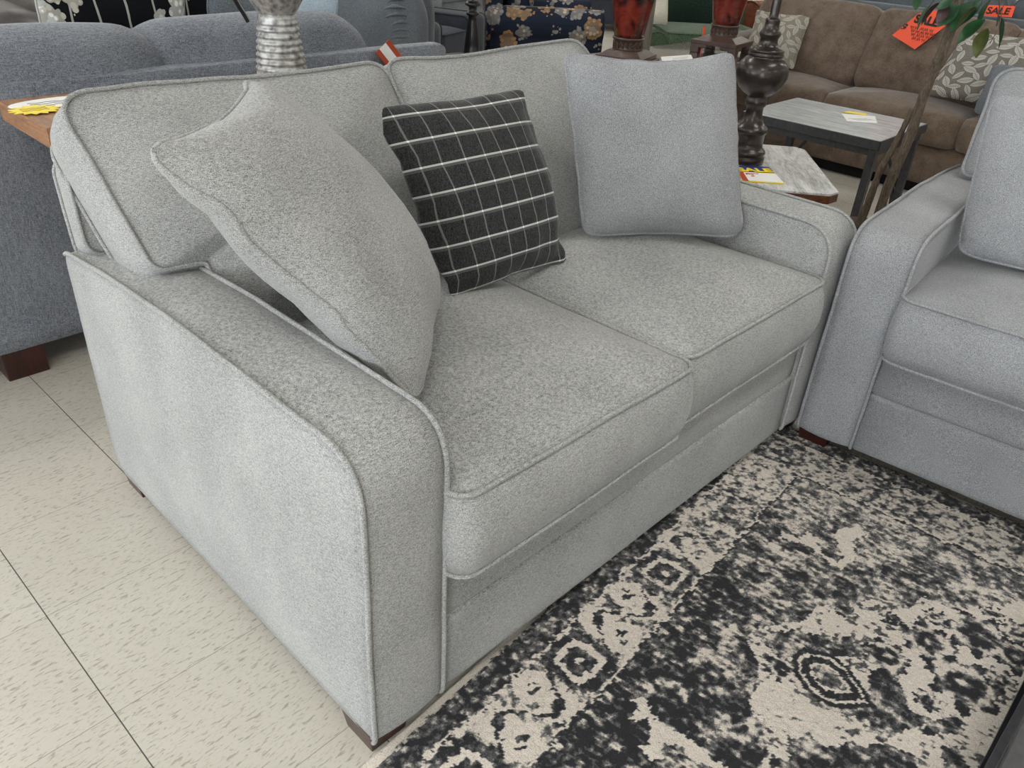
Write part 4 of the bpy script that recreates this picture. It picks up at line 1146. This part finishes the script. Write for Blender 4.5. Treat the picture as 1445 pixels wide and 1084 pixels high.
# ------------------------------------------------------------------ brown suede sofa
bs = thing('sofa', 'taupe brown suede three-seat sofa at the back right, orange sale card on it', 'sofa', (4.12, 2.22, 0), R(-90))
SW = 2.62; AWb = .20
MB().box((SW / 2, .50, .035), (SW - .06, .84, .07)).build('plinth', M['black'], bs)
soft_box('front_rail', AWb, SW - AWb, .01, .10, .07, .272, .02, M['suede'], bs, .012, .0, .002)
soft_box('seat_deck', AWb, SW - AWb, .11, .85, .08, .26, .02, M['suede'], bs, .0, .0)
w = (SW - 2 * AWb) / 3
for k in range(3):
    x0, x1 = AWb + w * k + .002, AWb + w * (k + 1) - .002
    soft_box('seat_cushion', x0, x1, -.025, .60, .275, .425, .06, M['suede'], bs, .035, 0, .004, 'z', .02, 2.5, k)
    ol = rrect(x1 - x0, .44, .07, 7, 8); P0 = Vector(((x0 + x1) / 2, .47, .62)); s_ = Vector((0, .40, .9165)); n_ = Vector((0, -.9165, .40))
    slab('back_cushion', ol, .18, M['suede'], bs, lambda a, b, c, P0=P0, s_=s_, n_=n_: P0 + Vector((a, 0, 0)) + s_ * (b - .006) + n_ * c, (.06, .02), .02, 12, 2.2, 0, noise_amp=.006, nseed=k * 3.3)
ol = round_poly([(.0, .07), (.92, .07), (.92, .60), (.0, .58)], [.02, .03, .05, .08], 7, .05)
for x in (AWb / 2, SW - AWb / 2): slab('arm', ol, AWb - .02, M['suede'], bs, lambda a, b, c, x=x: Vector((x + c, a, b)), (.015, .015), .02, 8, 3, 0, noise_amp=.003)
soft_box('back_frame', .03, SW - .03, .74, .95, .07, .79, .06, M['suede'], bs, .01, 0, .003)
pillow('throw_pillow', (4.46, .76, .80), (4.44, .34, .81), (4.26, .36, .488), (4.26, .83, .485), .14, M['leafprint'], 'grey pillow with pale embroidered leaves at the right end of the brown sofa', 0, .05, seed=3.9, wr=.006)
pillow('throw_pillow', (4.40, 1.96, .765), (4.47, 1.63, .765), (4.33, 1.60, .475), (4.25, 1.92, .475), .13, M['leafprint_b'], 'pale leaf-print pillow at the left end of the brown sofa, behind the bronze lamp', 0, .06, seed=5.9, wr=.006)
pillow('throw_pillow', (4.22, .52, .69), (4.20, .10, .70), (4.08, .12, .478), (4.08, .50, .475), .12, M['bluegrey'], 'blue-grey pillow leaning on the leaf pillow, just above the right-hand grey sofa', .004, .04, seed=1.9)
# orange SALE card on the back cushion
q = [Vector(a) for a in [(4.442, 1.128, .728), (4.420, .978, .677), (4.475, .877, .804), (4.504, .934, .869), (4.5045, .968, .870), (4.494, 1.037, .847)]]
o3 = sum(q, Vector()) / 6; nn = (q[1] - q[0]).cross(q[4] - q[0]).normalized()
if nn.x > 0: nn = -nn
V = [a - o3 for a in q] + [a - o3 + nn * .0012 for a in q]
sc1 = MB().add(V, [tuple(range(6))[::-1], tuple(range(6, 12))] + [(i, (i + 1) % 6, 6 + (i + 1) % 6, 6 + i) for i in range(6)]).build('sale_card', M['orange'])
bm = bmesh.new(); bm.from_mesh(sc1.data); bmesh.ops.recalc_face_normals(bm, faces=bm.faces); bm.to_mesh(sc1.data); bm.free()
sc1.location = o3; tag(sc1, 'large orange SALE card with black handwriting on the brown sofa back cushion', 'card')
ex = Vector((.0, -1, -.06)); ey = Vector((.42, 0, .9))
ex = (ex - nn * ex.dot(nn)).normalized(); ey = (nn.cross(ex)).normalized()
base = o3 + nn * .004
text('lettering', 'SALE', .060, M['ink'], sc1, base + ex * -.058 + ey * .0, ex, ey, 0, .0004, bold=.003)
text('lettering', '$', .05, M['ink'], sc1, base + ex * -.108 + ey * -.050, ex, ey, 0, .0004, shear=.2, bold=.001)
for j in range(4):
    b = MB()
    for g in range(5 - (j > 2) * 2):
        pts = []
        for k in range(7):
            u = -.062 + .026 * g + .020 * k / 6 + .012 * j; vv = -.026 - .018 * j + .009 * math.sin(k * 2.2 + g * 1.7 + j)
            pts.append(base + ex * u + ey * vv + nn * .0005 - o3)
        b.tube(pts, .0011, False, 5)
    b.build('handwriting', M['ink'], sc1)
MB().tube([base + ex * .055 + ey * .065 - o3, base + ex * .06 + ey * .10 - o3, base + ex * .05 + ey * .14 + nn * -.02 - o3], .0018, False, 6).build('string', M['paper'], sc1)

# pale sofa back to back with the brown one, its pillows, second sale card
ps = rolled_sofa('sofa', 'pale blue-grey sofa back to back with the brown suede sofa', (6.05, -.35, 0), R(90), 2.3, .92, M['bluegrey'], .60, .88, .10, cat='sofa', seats=2)
def lp(y, z0, w, h, mat, label, x=5.62, rz=0, **k):
    return pillow('throw_pillow', (x, y + w / 2, z0 + h), (x - .02, y - w / 2, z0 + h), (x + .12, y - w / 2, z0), (x + .12, y + w / 2, z0), .13, mat, label, .003, .05, **k)
lp(1.46, .50, .42, .36, M['cream'], 'cream pillow showing above the brown sofa, left of the orange SALE card', 5.62, seed=3.1)
lp(.92, .50, .46, .395, M['cream'], 'cream pillow behind the ficus leaves, above the brown sofa', 5.62, seed=4.1)
c2 = card_quad('sale_card', [(5.10, .885, .885), (5.10, .735, .895), (5.06, .725, .84), (5.06, .872, .832)], M['orange'])
tag(c2, 'small orange SALE card on the sofa back at the top right, behind the leaves', 'card')
e_x = (Vector((5.10, .735, .895)) - Vector((5.10, .885, .885))).normalized(); e_y = (Vector((5.10, .885, .885)) - Vector((5.06, .872, .832))).normalized()
nz = e_x.cross(e_y)
text('lettering', 'SALE', .058, M['ink'], c2, Vector((5.065, .868, .842)) + nz * .003, e_x, e_y, 0, .0004, bold=.0012)
t = thing('folded_blanket', 'white folded blanket on the pale sofa back, above the brown sofa', 'blanket', (5.20, 1.80, .845))
for k, (x, y, z, a, b_, c_) in enumerate(((0, 0, .02, .16, .26, .04), (.01, -.02, .055, .14, .20, .035))): soft_box('blanket_fold', x - a / 2, x + a / 2, y - b_ / 2, y + b_ / 2, z - c_ / 2, z + c_ / 2, .03, M['cream'], t, .01, 0, .004, 'z')

# rust leather sofa and others far behind
rl = rolled_sofa('sofa', 'rust brown leather sofa behind the left end of the brown suede sofa', (6.4, 3.2, 0), R(-90), 1.8, .95, M['rust'], .62, .98, .12, cat='sofa', seats=2)
rolled_sofa('recliner', 'black leather recliner at the top left, beyond the slate sofa', (.72, 2.86, 0), R(0) , .95, .95, M['leather'], .84, 1.02, .15, cat='recliner') if False else None
def recliner(loc, rz, mat, label, W=1.0, h=1.02):
    t = thing('recliner', label, 'recliner', loc, rz)
    for x in (.13, W - .13):
        soft_box('arm', x - .12, x + .12, .0, .85, .06, .78, .09, mat, t, .04, 0, .006, 'x', .04, 2.2, x)
    soft_box('seat', .26, W - .26, -.02, .6, .12, .48, .06, mat, t, .04, 0, .004, 'z')
    soft_box('footrest', .26, W - .26, -.06, .02, .10, .44, .05, mat, t, .03, 0, .004)
    for z0, z1 in ((.46, .66), (.645, .84), (.825, h)): soft_box('back_roll', .12, W - .12, .50, .80, z0, z1, .085, mat, t, .08, 0, .004, powr=2)
    soft_box('back_shell', .10, W - .10, .80, .90, .10, h - .04, .06, mat, t, .01)
    return t
recliner((-.33, 2.72, 0), R(0), M['leather'], 'black leather recliner with padded rolls at the top left corner')
recliner((.74, 2.95, 0), R(0), M['leather'], 'dark leather recliner behind the black floral pillows', .78)
for (x, y, rz, m, lab, kind) in ((9.2, 6.6, 200, 'charcoal', 'dark grey sofa far behind the green armchair', 'sofa'), (7.6, 1.0, -90, 'leather', 'dark leather sofa far behind, above the brown sofa', 'sofa'),
                           (5.3, 6.0, 20, 'slate', 'slate sofa far behind the navy floral armchair', 'sofa'), (2.6, 5.6, 10, 'charcoal', 'charcoal sofa far behind the thin black lamp', 'sofa'), (9.4, 3.4, -90, 'cream', 'cream sofa far behind the rust leather sofa', 'sofa'),
                           (9.2, -.6, -95, 'slate', 'slate sofa at the far right, beyond the ficus leaves', 'sofa')):
    rolled_sofa(kind, lab, (x, y, 0), R(rz), 1.9, .95, M[m], .64, .95, .12, cat='sofa', seats=2, legs=True)

# ------------------------------------------------------------------ ficus tree
TR = Vector((2.74, .385, 0))
t = thing('ficus_tree', 'potted ficus with thin pale-brown trunks and dark green leaves, beside the grey topped table', 'tree', TR)
MB().lathe([(.085, 0), (.09, .004), (.115, .19), (.122, .195), (.122, .215), (.108, .215), (.104, .185), (.02, .18)], n=32).build('pot', M['pot'], t, True)
MB().lathe([(.100, .178), (.06, .19), (.02, .192)], n=24).build('soil', M['soil'], t, True)
def trunk(pts, r0, r1, name='trunk'):
    n = 34; P = []; rr = []
    for k in range(n + 1):
        q = k / n * (len(pts) - 1); i = min(int(q), len(pts) - 2); fr = q - i
        p = Vector(pts[i]).lerp(Vector(pts[i + 1]), fr)
        p += Vector(noise.noise_vector(p * 7)) * .010
        P.append(p); rr.append((r0 + (r1 - r0) * k / n) * (1 + .22 * noise.noise(Vector((k * .9, r0 * 99, 3)))))
    MB().tube(P, rr, False, 12).build(name, M['bark'], t, True)
trunk([(0.01, -.02, .18), (.01, -.035, .40), (.01, -.052, .69), (.01, -.076, .96), (.02, -.03, 1.3), (.0, 0, 1.75)], .0195, .016)
trunk([(-.01, .04, .18), (-.0, .024, .30), (.005, .018, .42), (.01, -.005, .55), (.01, -.03, .68)], .0165, .010)
trunk([(.03, .0, .18), (.03, -.03, .55), (.03, -.06, .80), (.03, -.07, 1.0), (.05, .04, 1.3), (.02, .06, 1.75)], .006, .009)
random.seed(11)
lm_ = [leaf_mesh(.082, .021, .22), leaf_mesh(.092, .023, .35), leaf_mesh(.075, .019, .12)]
lms = []
for m_ in lm_:
    for mt in ('leaf', 'leaf', 'leaf_olive', 'leaf_red'):
        c = m_.copy(); c.materials.append(M[mt]); lms.append(c)
def branch(p0, p1, n, droop=.1, sel=None):
    p0, p1 = Vector(p0), Vector(p1); pts = []
    for k in range(9):
        q = k / 8; p = p0.lerp(p1, q); p.z += droop * math.sin(q * math.pi) ; pts.append(p)
    MB().tube(pts, [.004 - .0003 * k for k in range(9)], False, 6).build('branch', M['bark'], t, True)
    for i in range(n):
        q = .25 + .75 * i / max(1, n - 1); k = min(7, int(q * 8)); p = pts[k].lerp(pts[k + 1], q * 8 - k) if k < 8 else pts[8]
        d = Vector((random.uniform(-.9, .5), random.uniform(-1, 1), random.uniform(-1.5, -.3)))
        put_leaf('leaf', random.choice(lms if sel is None else [lms[j] for j in sel]), None, t, p, d, random.uniform(-.6, .6))
BIG = []
for mt in ('leaf', 'leaf_olive', 'leaf', 'leaf_red'):
    b_ = leaf_mesh(.1, .036, .12); b_.materials.append(M[mt]); BIG.append(b_)
SPR = [((-0.08, -0.196, 1.002), (-0.1, -0.152, 0.95), 0) , ((-0.04, -0.182, 1.062), (-0.06, -0.173, 0.998), 0) , ((0.0, -0.21, 1.011), (-0.02, -0.248, 0.949), 0) , ((-0.06, -0.206, 0.976), (-0.08, -0.203, 0.914), 1) , ((-0.02, -0.121, 1.046), (-0.04, -0.097, 0.98), 0) , ((-0.08, -0.155, 1.035), (-0.1, -0.127, 0.984), 1) , ((-0.04, -0.09, 1.033), (-0.06, -0.06, 0.984), 2) , ((0.0, 0.008, 1.036), (-0.02, 0.028, 0.97), 0) , ((-0.06, -0.062, 1.031), (-0.08, -0.056, 0.991), 3) , ((-0.02, -0.02, 1.031), (-0.04, 0.007, 0.982), 3) , ((-0.08, -0.076, 1.056), (-0.1, -0.056, 1.029), 2) , ((-0.04, 0.049, 1.044), (-0.06, 0.04, 1.017), 2) , ((0.0, -0.142, 1.052), (-0.02, -0.115, 0.998), 0) , ]
for i, (a, b_, m_) in enumerate(SPR):
    a, b_ = Vector(a), Vector(b_)
    o_ = put_leaf('leaf', BIG[m_], None, t, a, b_ - a, (-.5, .6, -.9, .3)[i % 4]); o_.scale = ((b_ - a).length / .072,) * 3
for pts in ([(0, -.03, 1.22), (-.05, -.14, 1.13), (-.045, -.225, 1.05), (-.045, -.235, .975), (-.05, -.225, .93)], [(0, -.03, 1.25), (-.04, -.05, 1.14), (-.05, -.12, 1.05)], [(-.0, -.03, 1.2), (-.04, .03, 1.10), (-.05, .02, 1.04)], [(-.045, -.2, 1.08), (-.04, -.215, 1.04), (-.04, -.225, .985)]):
    MB().tube(pts, [.0026 - .0004 * k for k in range(len(pts))], False, 6).build('branch', M['bark'], t, True)
# sprays
for k in range(16):
    a = 2 * math.pi * k / 16 + random.uniform(-.2, .2); z = random.uniform(1.25, 1.7); L_ = random.uniform(.2, .38)
    branch((.01, .0, z), (math.cos(a) * L_, math.sin(a) * L_, z + random.uniform(.0, .25)), 7, .05)

# ------------------------------------------------------------------ dark coffee table at the bottom right
t = thing('coffee_table', 'dark metal framed coffee table with a brown top at the bottom right corner', 'table', (.08, -1.33, .0115))
W_, D_, H_ = 1.16, .60, .425
MB().box((W_ / 2, D_ / 2, H_ - .012), (W_ - .05, D_ - .04, .018)).build('tabletop', M['brown_top'], t, False, .002)
f = MB()
for y in (.01, D_ - .01): f.box((W_ / 2, y, H_ - .010), (W_, .022, .022))
for x in (.01, W_ - .01): f.box((x, D_ / 2, H_ - .010), (.022, D_, .022))
f.build('top_rim', M['metal_frame'], t, False, .001)
f = MB()
for y in (.01, D_ - .01): f.box((W_ / 2, y, .012), (W_, .022, .022))
for x in (.01, W_ - .01): f.box((x, D_ / 2, .012), (.022, D_, .022))
f.build('bottom_rail', M['black_metal'], t, False, .001)
for x in (.011, W_ - .011):
    for y in (.011, D_ - .011): MB().box((x, y, H_ / 2 - .005), (.022, .022, H_ - .03)).build('leg', M['black_metal'], t, False, .001)
for y in (.01, D_ - .01):
    for k in range(2):
        x0, x1 = .02 + k * .56, .58 + k * .56
        for a, b_ in ((x0, x1), (x1, x0)):
            dx = b_ - a; dz = H_ - .045; L_ = math.hypot(dx, dz)
            Mx = Matrix.Translation(((a + b_) / 2, y, H_ / 2)) @ Matrix.Rotation(-math.atan2(dz, dx), 4, 'Y')
            MB().box((0, 0, 0), (L_, .014, .016), Mx).build('cross_brace', M['metal_frame'], t, False, .001)
MB().box((W_ / 2, D_ / 2, .035), (W_ - .05, D_ - .05, .014)).build('shelf', M['black_metal'], t, False, .001)
# ------------------------------------------------------------------ settings
scene.view_settings.view_transform = 'Standard'
scene.view_settings.look = 'None'
scene.view_settings.gamma = 1
scene.view_settings.use_curve_mapping = False
scene.view_settings.exposure = 0.16
scene.cycles.use_denoising = True
scene.cycles.max_bounces = 6
scene.cycles.diffuse_bounces = 4
scene.cycles.sample_clamp_indirect = 6
